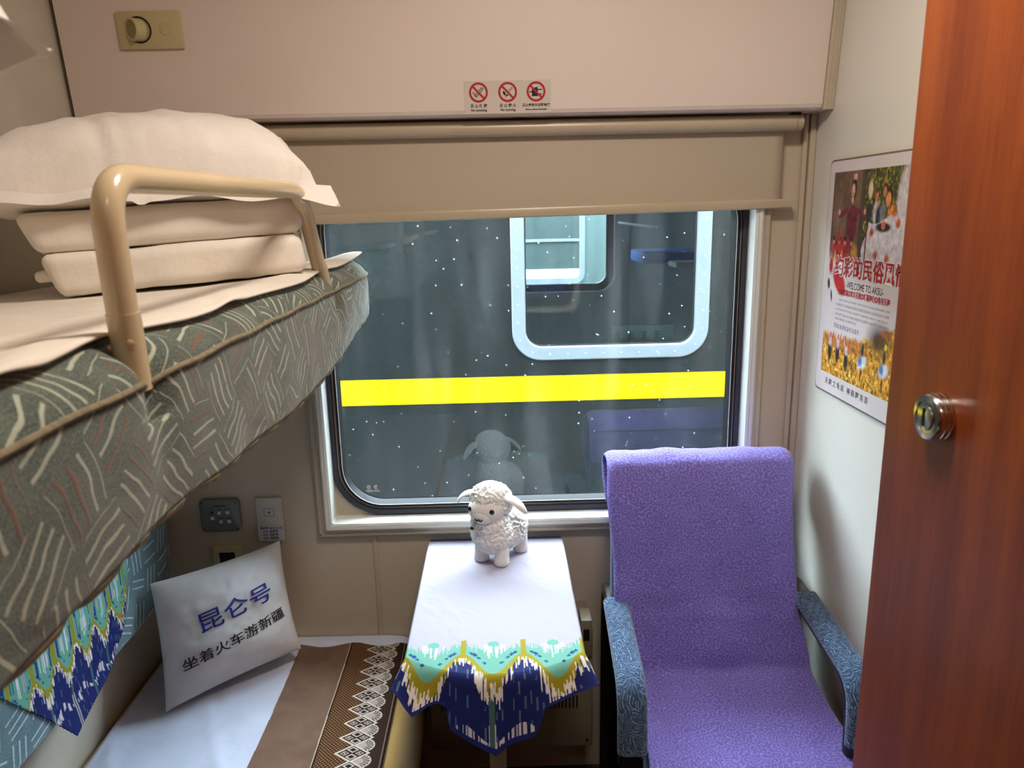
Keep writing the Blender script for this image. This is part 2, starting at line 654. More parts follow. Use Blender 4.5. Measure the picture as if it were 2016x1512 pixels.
def text_bm(s, size, align='CENTER', xs=1.0, bold=0.0, max_edge=None):
    """Lettering as a flat mesh in the XY plane (bmesh)."""
    cu = bpy.data.curves.new('lettering', 'FONT')
    cu.body = s
    cu.size = size
    cu.align_x = align
    cu.align_y = 'CENTER'
    cu.resolution_u = 3
    cu.offset = bold
    o = bpy.data.objects.new('lettering_tmp', cu)
    COL.objects.link(o)
    dg = bpy.context.evaluated_depsgraph_get()
    dg.update()
    me = bpy.data.meshes.new_from_object(o.evaluated_get(dg))
    bpy.data.objects.remove(o)
    bpy.data.curves.remove(cu)
    bm = bmesh.new()
    bm.from_mesh(me)
    bpy.data.meshes.remove(me)
    for v in bm.verts:
        v.co.x *= xs
    bmesh.ops.remove_doubles(bm, verts=bm.verts[:], dist=size * 1e-4)
    if max_edge:
        bmesh.ops.triangulate(bm, faces=bm.faces[:])
        for _ in range(4):
            es = [e for e in bm.edges if e.calc_length() > max_edge]
            if not es:
                break
            bmesh.ops.subdivide_edges(bm, edges=es, cuts=1)
            bmesh.ops.triangulate(bm, faces=[f for f in bm.faces if len(f.verts) > 3])
    return bm


def place_bm(bm, M):
    bmesh.ops.transform(bm, matrix=M, verts=bm.verts[:])
    return bm


def merge(dst, src):
    me = bpy.data.meshes.new('tmp_merge')
    src.to_mesh(me)
    src.free()
    dst.from_mesh(me)
    bpy.data.meshes.remove(me)


def basis(o, x, y, z):
    x, y, z = Vector(x), Vector(y), Vector(z)
    return Matrix(((x.x, y.x, z.x, o[0]), (x.y, y.y, z.y, o[1]), (x.z, y.z, z.z, o[2]), (0, 0, 0, 1)))


WALLFACE = lambda x, y, z: basis((x, y, z), (1, 0, 0), (0, 0, 1), (0, -1, 0))      # XY drawing -> on the window wall, facing the room


def vnoise(p, s, oct=3):
    return mnoise.fractal(Vector(p) * s, 0.9, 2.0, oct)


def np_noise(x, y, seed=0, octs=4):
    """Cheap smooth value noise on arrays, range about -1..1."""
    out = np.zeros_like(x, float)
    amp, tot = 1.0, 0.0
    for o in range(octs):
        r = np.random.default_rng(seed * 31 + o)
        tab = r.uniform(-1, 1, (64, 64))
        xi, yi = np.floor(x).astype(int), np.floor(y).astype(int)
        fx, fy = x - xi, y - yi
        fx, fy = fx * fx * (3 - 2 * fx), fy * fy * (3 - 2 * fy)
        g = lambda a, b: tab[(yi + b) % 64, (xi + a) % 64]
        out += amp * ((g(0, 0) * (1 - fx) + g(1, 0) * fx) * (1 - fy) + (g(0, 1) * (1 - fx) + g(1, 1) * fx) * fy)
        tot += amp
        amp *= 0.5
        x, y = x * 2.03 + 7.1, y * 2.03 + 3.3
    return out / tot * 1.6


# ------------------------------------------------------------------ room shell
YW = 1.9            # inner face of the window wall
XL, XR = -0.97, 0.781
YB, ZC = -0.55, 2.42


def structure(name, bm, mat, label, cat, smooth=False):
    o = obj(name, bm, mat, smooth=smooth)
    return tag(o, label, cat, kind='structure')


# window wall with its opening
bm = bmesh.new()
WO = (-0.474, 0.644, 0.80, 1.72)
k = 8
loft(bm, [rr(XL - 0.2, XR + 0.2, -0.05, ZC, 0.0005, 2.02, k), rr(XL - 0.2, XR + 0.2, -0.05, ZC, 0.0005, YW, k),
          rr(*WO, 0.004, YW, k), rr(*WO, 0.004, 2.02, k), rr(XL - 0.2, XR + 0.2, -0.05, ZC, 0.0005, 2.02, k)])
structure('wall_window', bm, MAT['wall'], 'beige laminate wall around the train window', 'wall')
bm = bmesh.new()
loft(bm, [rr(-9, 11, -0.75, 2.42, 0.001, 2.06, k), rr(-9, 11, -0.75, 2.42, 0.001, 2.025, k), rr(-0.50, 0.67, 0.78, 1.75, 0.12, 2.025, k), rr(-0.50, 0.67, 0.78, 1.75, 0.12, 2.06, k),
          rr(-9, 11, -0.75, 2.42, 0.001, 2.06, k)])
structure('wall_outer', bm, MAT['train_green'], 'dark green outer side of the carriage the room is in', 'wall')
bm = bmesh.new()
sec_r = [(2.06 - 1.45 + 1.45 * math.cos(a * PI), 2.50 + 0.40 * math.sin(a * PI)) for a in np.linspace(0, 1, 13)]
lo = [[(x, y, z) for y, z in [(2.06, 2.505)] + sec_r + [(-0.84, 2.505)]] for x in (-9, 11)]
loft(bm, lo, (True, True))
structure('ceiling_outer', bm, MAT['train_green'], 'curved outer roof of the carriage the room is in', 'roof')
structure('wall_left', boxbm((XL - 0.1, YB, 0), (XL, YW, ZC)), MAT['beige_panel'], 'cream wall beside the two berths', 'wall')
structure('wall_right', boxbm((XR, YB, 0), (XR + 0.1, YW, ZC)), MAT['wall_right'], 'ivory wall with the poster behind the armchair', 'wall')
structure('wall_back', boxbm((XL - 0.1, YB - 0.1, 0), (XR + 0.1, YB, ZC)), MAT['wood'], 'wooden wall opposite the window', 'wall')
structure('floor', boxbm((XL - 0.1, YB - 0.1, -0.08), (XR + 0.1, 2.02, 0)), MAT['floor'], 'dark vinyl compartment floor', 'floor')
structure('ceiling', boxbm((XL - 0.1, YB - 0.1, ZC), (XR + 0.1, 2.02, ZC + 0.08)), MAT['ceiling'], 'off-white compartment ceiling', 'ceiling')

# upper panel leaning out over the window
bm = bmesh.new()
sec = [(1.802, 1.846), (1.806, 1.838), (1.815, 1.834), (1.893, 1.834), (1.893, ZC - 0.002), (1.741, ZC - 0.002)]
x0, x1 = -0.957, 0.756
a = [bm.verts.new((x0, y, z)) for y, z in sec]
b = [bm.verts.new((x1, y, z)) for y, z in sec]
for i in range(len(sec)):
    j = (i + 1) % len(sec)
    bm.faces.new((a[i], a[j], b[j], b[i]))
bm.faces.new(a)
bm.faces.new(b[::-1])
structure('wall_upper', bm, MAT['fascia'], 'pinkish beige overhanging panel above the roller blind', 'wall panel')
bm = bmesh.new()
box(bm, (XL + 0.0005, 1.83, 1.84), (-0.957, 1.899, ZC - 0.002))  # solid box in the open gap, its shade put into the colour
structure('gap_shade_strip', bm, MAT['dark'], 'dark strip standing in for gap shade at the left end of the upper panel', 'gap')
# ribbed end trim of the upper panel
bm = bmesh.new()
for i, (u0, u1, d) in enumerate([(0.757, 0.7655, 0.006), (0.7655, 0.7735, 0.010), (0.7735, 0.7805, 0.005)]):
    vs = box(bm, (u0, 0, 1.832), (u1, 0.09, ZC - 0.003), 0.0012, 1)
    for v in bm.verts[-len(bm.verts):]:
        pass
for v in bm.verts:
    base = 1.796 - (v.co.z - 1.834) * 0.106
    v.co.y = base + v.co.y
structure('trim_1', bm, MAT['trim'], 'ribbed cream trim at the right end of the upper panel', 'trim')
# corner moulding between window wall and right wall
bm = bmesh.new()
box(bm, (0.752, 1.888, 0.0), (0.764, 1.8995, 1.833), 0.002, 1)
box(bm, (0.766, 1.880, 0.0), (0.7805, 1.8995, 1.833), 0.003, 2)
structure('trim_2', bm, MAT['trim'], 'ribbed vertical corner moulding beside the armchair', 'trim')
# vertical seam strip under the window
bm = bmesh.new()
box(bm, (-0.367, 1.8955, 0.0), (-0.355, 1.8995, 0.762), 0.0015, 1)
structure('trim_4', bm, MAT['trim'], 'narrow vertical joint strip below the window', 'trim')

# ------------------------------------------------------------------ window
win = thing('window_1', 'large rounded train window with black rubber gasket and cream frame', 'window', (0.085, YW, 0.77), kind='structure')
bm = bmesh.new()
k = 10
OF = (-0.509, 0.681, 0.764, 1.755)


def ins(r4, d):
    return (r4[0] + d, r4[1] - d, r4[2] + d, r4[3] - d)


loft(bm, [rr(*OF, 0.004, YW, k), rr(*OF, 0.004, 1.884, k), rr(*ins(OF, 0.003), 0.004, 1.881, k), rr(*ins(OF, 0.012), 0.004, 1.880, k),
          rr(*ins(OF, 0.0125), 0.004, 1.8815, k), rr(*ins(OF, 0.0135), 0.004, 1.8815, k), rr(*ins(OF, 0.014), 0.004, 1.880, k),
          rr(*ins(OF, 0.022), 0.004, 1.878, k)])
obj('window_frame', bm, MAT['trim'], win, smooth=False)
bm = bmesh.new()
loft(bm, [rr(*ins(OF, 0.022), 0.004, 1.886, k), rr(*ins(OF, 0.022), 0.004, 1.872, k), rr(*ins(OF, 0.026), 0.005, 1.869, k),
          rr(*ins(OF, 0.033), 0.006, 1.870, k), rr(*ins(OF, 0.0335), 0.006, 1.873, k), rr(*ins(OF, 0.0345), 0.006, 1.873, k),
          rr(*ins(OF, 0.035), 0.006, 1.871, k), rr(*ins(OF, 0.041), 0.006, 1.874, k), rr(*ins(OF, 0.043), 0.006, 1.935, k)])
obj('window_lip', bm, MAT['lip'], win, smooth=False, label='white inner lip')
bm = bmesh.new()
loft(bm, [rr(*ins(OF, 0.036), 0.004, 1.930, k), rr(-0.45, 0.622, 0.83, 1.70, 0.12, 1.930, k), rr(-0.45, 0.622, 0.83, 1.70, 0.12, 1.94, k)])
obj('window_reveal', bm, MAT['trim'], win)
bm = bmesh.new()
GO = (-0.470, 0.640, 0.808, 1.715)
loft(bm, [rr(*GO, 0.135, 1.9295, k), rr(*GO, 0.135, 1.924, k), rr(*ins(GO, 0.003), 0.132, 1.920, k), rr(*ins(GO, 0.015), 0.12, 1.922, k),
          rr(*ins(GO, 0.0165), 0.119, 1.930, k)])
obj('gasket_lip', bm, MAT['rubber_grey'], win, label='grey outer rubber lip')
bm = bmesh.new()
loft(bm, [rr(*ins(GO, 0.0165), 0.119, 1.9325, k), rr(*ins(GO, 0.021), 0.115, 1.9325, k), rr(*ins(GO, 0.022), 0.114, 1.924, k),
          rr(*ins(GO, 0.029), 0.108, 1.926, k), rr(*ins(GO, 0.033), 0.104, 1.938, k), rr(*ins(GO, 0.035), 0.102, 1.952, k)])
obj('gasket', bm, MAT['rubber'], win)
bm = bmesh.new()
loft(bm, [rr(*ins(GO, 0.0283), 0.109, 1.9250, k), rr(*ins(GO, 0.0287), 0.108, 1.9242, k), rr(*ins(GO, 0.0294), 0.107, 1.9258, k)])
obj('gasket_bead', bm, MAT['chrome_line'], win, label='thin bright bead')
bm = bmesh.new()
lp = rr(*ins(GO, 0.030), 0.105, 1.951, k)
bm.faces.new([bm.verts.new(p) for p in lp])
obj('window_pane', bm, MAT['glass'], win, smooth=False)
# printed marks in the lower left corner of the pane
bm = bmesh.new()


def disc(bm, x, z, y, r, r2=0.0, n=24, a0=0, a1=2 * PI):
    for i in range(n):
        t0, t1 = a0 + (a1 - a0) * i / n, a0 + (a1 - a0) * (i + 1) / n
        p = [(x + rad * math.cos(t), y, z + rad * math.sin(t)) for rad, t in ((r, t0), (r, t1), (r2, t1), (r2, t0))]
        if r2 == 0:
            p = p[:3]
        bm.faces.new([bm.verts.new(q) for q in p])


def quad2(bm, x0, x1, z0, z1, y):
    bm.faces.new([bm.verts.new(p) for p in ((x0, y, z0), (x1, y, z0), (x1, y, z1), (x0, y, z1))])


disc(bm, -0.378, 0.880, 1.9495, 0.0055, 0.0038)
disc(bm, -0.378, 0.880, 1.9495, 0.0024, 0.0012)
disc(bm, -0.358, 0.880, 1.9495, 0.0058, 0.0036, a0=0.6, a1=5.6)
disc(bm, -0.358, 0.880, 1.9495, 0.0022)
quad2(bm, -0.386, -0.369, 0.8705, 0.8725, 1.9495)
quad2(bm, -0.386, -0.3465, 0.8665, 0.8685, 1.9495)
quad2(bm, -0.364, -0.350, 0.8705, 0.8720, 1.9495)
obj('glass_marks', bm, MAT['white_ink'], win, smooth=False, label='small white printed glass marks')
for x in (-0.5035, 0.6755):
    bm = bmesh.new()
    lathe(bm, [(0.0018, -0.0005), (0.0018, 0.001)], 'Y', (x + 0.0, 1.8805, 0.772), 10)
    obj('frame_screw', bm, MAT['dark'], win)

# ------------------------------------------------------------------ roller blind
bl = thing('roller_blind', 'beige roller blind lowered over the top of the train window', 'roller blind', (0.1, 1.86, 1.81))
bm = bmesh.new()
tube(bm, [(-0.60, 1.855, 1.810), (0.715, 1.855, 1.810)], 0.0185, 24)
obj('tube', bm, MAT['blindbar'], bl)
bm = bmesh.new()
tube(bm, [(0.716, 1.855, 1.810), (0.731, 1.855, 1.810)], 0.0178, 24)
obj('end_cap', bm, MAT['blindbar'], bl)
bm = bmesh.new()
bm.free()
for xa_, xb_ in ((0.7105, 0.7305), (-0.61, -0.59), (0.05, 0.065)):
    obj('bracket', boxbm((xa_, 1.855, 1.827), (xb_, 1.885, 1.8335), 0.001, 1), MAT['dark'], bl)
ny, nx = 20, 60
xx, zz = np.meshgrid(np.linspace(-0.59, 0.694, nx), np.linspace(1.81, 1.616, ny))
yy = 1.868 + 0.0012 * np.sin(xx * 9) * (zz - 1.81) * 5
zz = zz + (1.81 - zz) / 0.194 * (-0.006 + (xx + 0.5) * 0.010)
o = link_mesh('blind_fabric', grid_mesh('blind_fabric', np.stack([xx, yy, zz], -1)), MAT['blind'], bl)
solidify(o, 0.0012)
bm = bmesh.new()
secb = [(-0.007, 0.010), (-0.009, 0.006), (-0.008, -0.010), (0.0, -0.013), (0.008, -0.010), (0.008, 0.010)]
lo = [[(xb, 1.866 + y, zb + z) for y, z in secb] for xb, zb in ((-0.61, 1.607), (0.722, 1.624))]
loft(bm, lo, (True, True))
obj('bottom_bar', bm, MAT['blindbar'], bl)

# ------------------------------------------------------------------ plate with swivel lamp on the upper panel


def fascia_y(z):
    return 1.802 - (z - 1.846) * 0.1063


st = thing('reading_lamp', 'cream plate with swivelled round reading lamp and flush button on upper panel', 'reading lamp', (-0.754, fascia_y(2.023), 2.023), (math.radians(6.07), 0, 0))
bm = bmesh.new()
box(bm, (-0.070, -0.008, -0.0385), (0.070, 0.002, 0.0385), 0.003, 2)
obj('plate', bm, MAT['ivory'], st, local=True)
bm = bmesh.new()
lathe(bm, [(0.0272, -0.0075), (0.0272, -0.0095), (0.0240, -0.0095), (0.0235, -0.0075)], 'Y', (-0.023, 0, 0.001), 36)
obj('lamp_ring', bm, MAT['dark'], st, local=True)
bm = bmesh.new()
bar = bmesh.new()
lathe(bar, [(0.0235, 0.0), (0.0235, -0.020), (0.0215, -0.0225), (0.0190, -0.0225), (0.0180, -0.020)], 'Y', (0, 0, 0), 36)
place_bm(bar, Matrix.Translation((-0.023, -0.002, 0.001)) @ Matrix.Rotation(math.radians(-34), 4, 'Z'))
obj('lamp_barrel', bar, MAT['ivory'], st, local=True)
bar = bmesh.new()
lathe(bar, [(0.0182, -0.0205), (0.0182, -0.0215)], 'Y', (0, 0, 0), 36)
place_bm(bar, Matrix.Translation((-0.023, -0.002, 0.001)) @ Matrix.Rotation(math.radians(-34), 4, 'Z'))
obj('lamp_lens', bar, MAT['ivory_shaded'], st, local=True)
bm.free()
bm = bmesh.new()
lathe(bm, [(0.0118, -0.0075), (0.0118, -0.0084), (0.0110, -0.0086), (0.0060, -0.0088)], 'Y', (0.034, 0, 0.001), 30)
obj('button', bm, MAT['ivory'], st, local=True)
bm = bmesh.new()
lathe(bm, [(0.0124, -0.0079), (0.0124, -0.00815)], 'Y', (0.034, 0, 0.001), 30)
obj('button_gap_shade', bm, MAT['ivory_shaded'], st, local=True)

# ------------------------------------------------------------------ prohibition stickers
zs = 1.873
sk = thing('prohibition_sticker', 'pale sticker strip with three red prohibition signs above the blind', 'sticker', (0.029, fascia_y(zs) - 0.0003, zs), (math.radians(6.07), 0, 0))
bm = bmesh.new()
box(bm, (-0.099, -0.0008, -0.0355), (0.099, 0.0006, 0.0355), 0.0003, 1)
obj('backing', bm, MAT['sticker'], sk, local=True, smooth=False)


def ysheet(bm, polys, y):
    for p in polys:
        bm.faces.new([bm.verts.new((x, y, z)) for x, z in p])


def rot2(pts, a, c=(0, 0)):
    ca, sa = math.cos(a), math.sin(a)
    return [(c[0] + x * ca - z * sa, c[1] + x * sa + z * ca) for x, z in pts]


def rect(x0, x1, z0, z1):
    return [(x0, z0), (x1, z0), (x1, z1), (x0, z1)]


signs = [(-0.0665, '禁止吸烟', 'No smoking'), (0.0, '禁止烟火', 'No burning'), (0.0648, '禁止使用大功率电器', 'Prohibit the use of high-power electrical appliances')]
for i, (sx, cn, en) in enumerate(signs):
    cz = 0.0105
    bm = bmesh.new()
    disc(bm, sx, cz, -0.0012, 0.0215, 0.0168, 40)
    ysheet(bm, [rot2(rect(-0.018, 0.018, -0.0021, 0.0021), math.radians(-45), (sx, cz))], -0.00135)
    ring = obj('prohibition_sign', bm, MAT['red_ink'], sk, local=True, smooth=False, label='red ring with a slash')
    bm = bmesh.new()
    if i == 0:
        for a, b in ((0.002, 0.014), (-0.009, -0.001)):
            for s0, s1 in ((-0.0030, -0.0013), (0.0013, 0.0030)):
                ysheet(bm, [rot2(rect(a, b, s0, s1), math.radians(48), (sx, cz - 0.001))], -0.0011)
        ysheet(bm, [rot2(rect(0.013, 0.0142, -0.0025, 0.0025), math.radians(48), (sx, cz - 0.001)), rot2(rect(-0.0105, -0.0085, -0.0025, 0.0025), math.radians(48), (sx, cz - 0.001))], -0.0011)
        disc(bm, sx - 0.0115, cz - 0.001, -0.0011, 0.0024, 0.0015, 16)
        disc(bm, sx - 0.0085, cz - 0.0045, -0.0011, 0.0022, 0.0013, 16)
    elif i == 1:
        ysheet(bm, [rot2(rect(0.000, 0.0145, -0.0017, -0.0009), math.radians(45), (sx, cz - 0.001)), rot2(rect(0.000, 0.0145, 0.0009, 0.0017), math.radians(45), (sx, cz - 0.001)),
                    rot2(rect(0.0135, 0.0145, -0.0017, 0.0017), math.radians(45), (sx, cz - 0.001))], -0.0011)
        ysheet(bm, [[(sx - 0.011, cz + 0.003), (sx - 0.0105, cz - 0.004), (sx - 0.006, cz - 0.008), (sx - 0.004, cz - 0.003), (sx - 0.007, cz + 0.001)],
                    [(sx - 0.005, cz - 0.012), (sx - 0.002, cz - 0.008), (sx + 0.003, cz - 0.007), (sx - 0.001, cz - 0.004), (sx - 0.005, cz - 0.007)],
                    [(sx - 0.003, cz + 0.002), (sx + 0.001, cz - 0.001), (sx - 0.001, cz + 0.006)]], -0.0011)
    else:
        ysheet(bm, [rect(sx - 0.0095, sx + 0.004, cz - 0.010, cz + 0.007), rect(sx + 0.0035, sx + 0.0135, cz + 0.003, cz + 0.0052), rect(sx + 0.0035, sx + 0.0135, cz - 0.0068, cz - 0.0046),
                    rect(sx - 0.0155, sx - 0.009, cz - 0.0015, cz + 0.0008), [(sx - 0.006, cz + 0.007), (sx + 0.002, cz + 0.007), (sx + 0.004, cz + 0.010), (sx, cz + 0.0095)]], -0.0011)
    obj('pictogram', bm, MAT['ink'], ring, local=True, smooth=False)
    sz = 0.0088 if i < 2 else 0.0070
    t = text_bm(cn if i == 2 else ' '.join(cn), sz if i == 2 else 0.0078, bold=0.0002)
    place_bm(t, WALLFACE(sx, -0.0012, -0.0185))
    t2 = text_bm(en, 0.0074 if i < 2 else 0.0040, xs=1.0 if i < 2 else 0.60, bold=0.0002)
    place_bm(t2, WALLFACE(sx, -0.0012, -0.0275))
    merge(t, t2)
    obj('lettering', t, MAT['ink'], ring, local=True, smooth=False)

# ------------------------------------------------------------------ wall plates at the lower berth
cp = thing('control_panel', 'dark grey panel with five small square buttons on wall under window', 'control panel', (-0.772, YW, 0.833), (0, math.radians(0), 0))
bm = bmesh.new()
ring0 = [rr(-0.053, 0.053, -0.0465, 0.0465, 0.012, 0.0, 6), rr(-0.053, 0.053, -0.0465, 0.0465, 0.012, -0.012, 6), rr(-0.050, 0.050, -0.0435, 0.0435, 0.011, -0.014, 6)]
loft(bm, ring0, (True, True))
obj('plate', bm, MAT['grey_plate'], cp, local=True)
for bx, bz in ((-0.020, -0.006), (0.000, 0.009), (0.022, 0.010), (0.002, -0.016), (0.024, -0.016)):
    bm = boxbm((bx - 0.0045, -0.018, bz - 0.0045), (bx + 0.0045, -0.012, bz + 0.0045), 0.001, 2)
    obj('button', bm, MAT['white_plastic'], cp, local=True, label='small white square button')
bm = bmesh.new()
lathe(bm, [(0.004, -0.0135), (0.004, -0.0150)], 'Y', (-0.020, 0, 0.010), 16)
obj('indicator', bm, MAT['dark'], cp, local=True)
for px_ in (-0.045, 0.045):
    for pz_ in (-0.038, 0.038):
        bm = bmesh.new()
        lathe(bm, [(0.0022, -0.0135), (0.0022, -0.0148)], 'Y', (px_, 0, pz_), 10)
        obj('screw', bm, MAT['dark'], cp, local=True)
bm = bmesh.new()
for i in range(7):
    quad2(bm, -0.017 + i * 0.0050, -0.0132 + i * 0.0050, 0.0265, 0.0305, -0.0142)
obj('title_mark', bm, MAT['ink'], cp, local=True, smooth=False)
for bx, bz in ((0.000, 0.018), (0.022, 0.019), (0.002, -0.007), (0.024, -0.007)):
    bm = bmesh.new()
    quad2(bm, bx - 0.006, bx + 0.006, bz - 0.0008, bz + 0.0008, -0.0142)
    obj('legend_mark', bm, MAT['ink'], cp, local=True, smooth=False)

op = thing('phone_socket', 'beige wall socket plate with white instruction label below it', 'wall socket', (-0.640, YW, 0.838))
bm = boxbm((-0.0355, -0.010, -0.041), (0.0355, 0.0, 0.041), 0.0025, 2)
obj('plate', bm, MAT['white_plastic'], op, local=True)
bm = bmesh.new()
fr_ = [(-0.014, 0.014, 0.0105, 0.0115), (-0.014, 0.014, -0.0105, -0.0095), (-0.014, -0.013, -0.0105, 0.0115), (0.013, 0.014, -0.0105, 0.0115)]
for x0, x1, z0, z1 in fr_:
    box(bm, (x0, -0.0106, z0 - 0.001), (x1, -0.009, z1 - 0.001))
lathe(bm, [(0.0035, -0.009), (0.0035, -0.0108), (0.002, -0.0108)], 'Y', (0, 0, -0.001), 14)
obj('jack', bm, MAT['grey_plate'], op, local=True)
bm = boxbm((-0.0345, -0.0118, -0.0825), (0.0365, -0.010, -0.037), 0.0004, 1)
obj('label_card', bm, MAT['label'], op, local=True, smooth=False, label='white label with four printed lines')
bm = bmesh.new()
for ln, (s, xo) in enumerate((('电话号: 80.X.X.X.X.', -0.028), ('X.X—车厢号', -0.021), ('X.X—包厢号', -0.021), ('X.X—电话号', -0.021))):
    t = text_bm(s, 0.0084, 'LEFT', xs=0.86, bold=0.00022)
    merge(bm, place_bm(t, WALLFACE(xo, -0.01195, -0.0455 - ln * 0.0098)))
obj('lettering', bm, MAT['ink'], bpy.data.objects['label_card'], local=True, smooth=False)

so = thing('power_socket', 'cream framed power socket half hidden behind the white cushion', 'power socket', (-0.768, YW, 0.70))
bm = bmesh.new()
loft(bm, [rr(-0.040, 0.040, -0.043, 0.043, 0.006, 0.0, 5), rr(-0.040, 0.040, -0.043, 0.043, 0.006, -0.009, 5), rr(-0.037, 0.037, -0.040, 0.040, 0.005, -0.011, 5),
          rr(-0.023, 0.023, -0.024, 0.024, 0.003, -0.011, 5), rr(-0.022, 0.022, -0.023, 0.023, 0.003, -0.003, 5)])
obj('frame', bm, MAT['ivory'], so, local=True)
obj('socket_face', boxbm((-0.0225, -0.004, -0.0235), (0.0225, -0.0015, 0.0235)), MAT['ink'], so, local=True, smooth=False)

# ------------------------------------------------------------------ upper berth
ub = thing('upper_berth', 'upper berth in grey green stroke-patterned cover with cream tube rail', 'berth', (-0.62, 0.75, 1.345))
YE = 1.835


def edge_end(y):
    return max(0.0, (y - 1.70) / (YE - 1.70))


sec_pts = smooth_path([(-0.955, 1.517), (-0.60, 1.517), (-0.40, 1.517), (-0.350, 1.515), (-0.326, 1.507), (-0.312, 1.494), (-0.306, 1.482), (-0.306, 1.47),
                       (-0.305, 1.43), (-0.306, 1.39), (-0.308, 1.36), (-0.311, 1.346), (-0.33, 1.343)], 6)
sec_pts = [(p[0], p[1]) for p in [(q.x, q.y) for q in [Vector((a[0], a[1], 0)) if not isinstance(a, Vector) else a for a in sec_pts]]] if False else None


def cr2(pts, n=6):
    return [(v.x, v.y) for v in smooth_path([(a, b, 0) for a, b in pts], n)]


sec2 = cr2([(-0.955, 1.474), (-0.70, 1.489), (-0.52, 1.497), (-0.42, 1.505), (-0.356, 1.514), (-0.328, 1.507), (-0.313, 1.495), (-0.307, 1.483), (-0.306, 1.47),
            (-0.305, 1.43), (-0.306, 1.39), (-0.308, 1.36), (-0.312, 1.345), (-0.335, 1.342)], 7)
ys = np.concatenate([np.linspace(-0.45, 1.70, 216), np.linspace(1.706, YE, 26)])
sx = np.array([p[0] for p in sec2])
sz = np.array([p[1] for p in sec2])
arc = np.concatenate([[0], np.cumsum(np.hypot(np.diff(sx), np.diff(sz)))])
P = np.zeros((len(ys), len(sec2), 3))
for i, y in enumerate(ys):
    e = edge_end(y)
    X, Z = sx.copy(), sz.copy()
    front = np.clip((sx + 0.36) / 0.03, 0, 1)
    drop = np.clip((1.49 - sz) / 0.15, 0, 1) * front
    Z = Z + drop * 0.055 * np.clip((y - 1.35) / 0.48, 0, 1) ** 1.3
    X = X - front * 0.030 * e ** 2.2
    yy = np.full_like(X, y)
    for j in range(len(X)):
        if front[j] > 0:
            n1 = vnoise((y * 3.1, sz[j] * 2.2, 1.7), 2.0) * 0.006 + vnoise((y * 1.2 + sz[j] * 4, sz[j] * 1.5, 4.2), 5.0) * 0.003
            X[j] += n1 * drop[j] * (1 - 0.7 * e)
            for ly in (0.655, 1.420):
                g = math.exp(-((y - ly) / 0.022) ** 2)
                if sz[j] > 1.44:
                    X[j] -= g * 0.016 * front[j]
                    Z[j] -= g * 0.010 * front[j] * (1 if sz[j] > 1.47 else 0.4)
                else:
                    X[j] -= g * 0.006 * front[j] * max(0, (sz[j] - 1.36) / 0.08)
            Z[j] -= 0.007 * drop[j] * math.sin(y * 7.0) * (1 - e)
    P[i, :, 0], P[i, :, 1], P[i, :, 2] = X, yy, Z
UV = np.stack([np.broadcast_to(ys[:, None], P.shape[:2]), np.broadcast_to(arc[None, :], P.shape[:2])], -1)
me = grid_mesh('berth_cover', P, uvs=UV)
cover = link_mesh('berth_cover', me, MAT['berth_cover'], ub)
# end face of the cover
endp = P[-1]
bm = bmesh.new()
up_r, lo_r = [], []
prof = [tuple(p) for p in endp]
n_ = len(prof)
nxt = [(x - 0.0, YE + 0.006, max(1.36, z) if z < 1.36 else z) for x, _, z in prof]
inner = [(-0.64, YE + 0.006, 1.43) for _ in prof]
for u in range(3):
    t = u / 2
ringA = [bm.verts.new(p) for p in prof]
ringB = [bm.verts.new((p[0] - 0.010, YE + 0.010, 1.43 + (p[2] - 1.43) * 0.9)) for p in prof]
c_ = bm.verts.new((-0.64, YE + 0.012, 1.43))
uvl = bm.loops.layers.uv.new('UVMap')
for i in range(n_ - 1):
    bm.faces.new((ringA[i], ringA[i + 1], ringB[i + 1], ringB[i]))
    bm.faces.new((ringB[i], ringB[i + 1], c_))
for f in bm.faces:
    for l in f.loops:
        l[uvl].uv = (l.vert.co.x + 3.0, l.vert.co.z)
obj('cover_end', bm, MAT['berth_cover'], ub)
# underside board
obj('berth_board', boxbm((-0.965, -0.45, 1.345), (-0.40, 1.70, 1.375), 0.004, 1), MAT['beige_panel'], ub)
# raised seam piping
bm = bmesh.new()
pp = []
for y in np.linspace(-0.44, 1.80, 140):
    e = edge_end(y)
    dx = dz = 0
    for ly in (0.655, 1.420):
        g = math.exp(-((y - ly) / 0.022) ** 2)
        dx -= g * 0.016
        dz -= g * 0.010
    pp.append((-0.3055 + dx - 0.030 * e ** 2.2, y, 1.483 + dz + 0.0010 * math.sin(y * 40)))
tube(bm, pp, 0.0030, 8)
for f in bm.faces:
    pass
obj('piping', bm, plain('khaki_piping', (132, 122, 98), 0.9, var=0.2, vscale=120), cover, label='khaki piping along the seam')
bm = bmesh.new()
pp = []
for i, y in enumerate(ys[::2]):
    p = P[i * 2, -4]
    pp.append((p[0] + 0.004, p[1], p[2] + 0.001 * math.sin(y * 55)))
tube(bm, pp, [0.0075 + 0.0022 * math.sin(i * 1.7) + 0.0012 * math.sin(i * 2.9) for i in range(len(pp))], 8)
obj('hem', bm, plain('khaki_gathered_hem', (140, 134, 108), 0.95, var=0.25, vscale=90, bump=0.6, bscale=160), cover, label='gathered khaki hem')
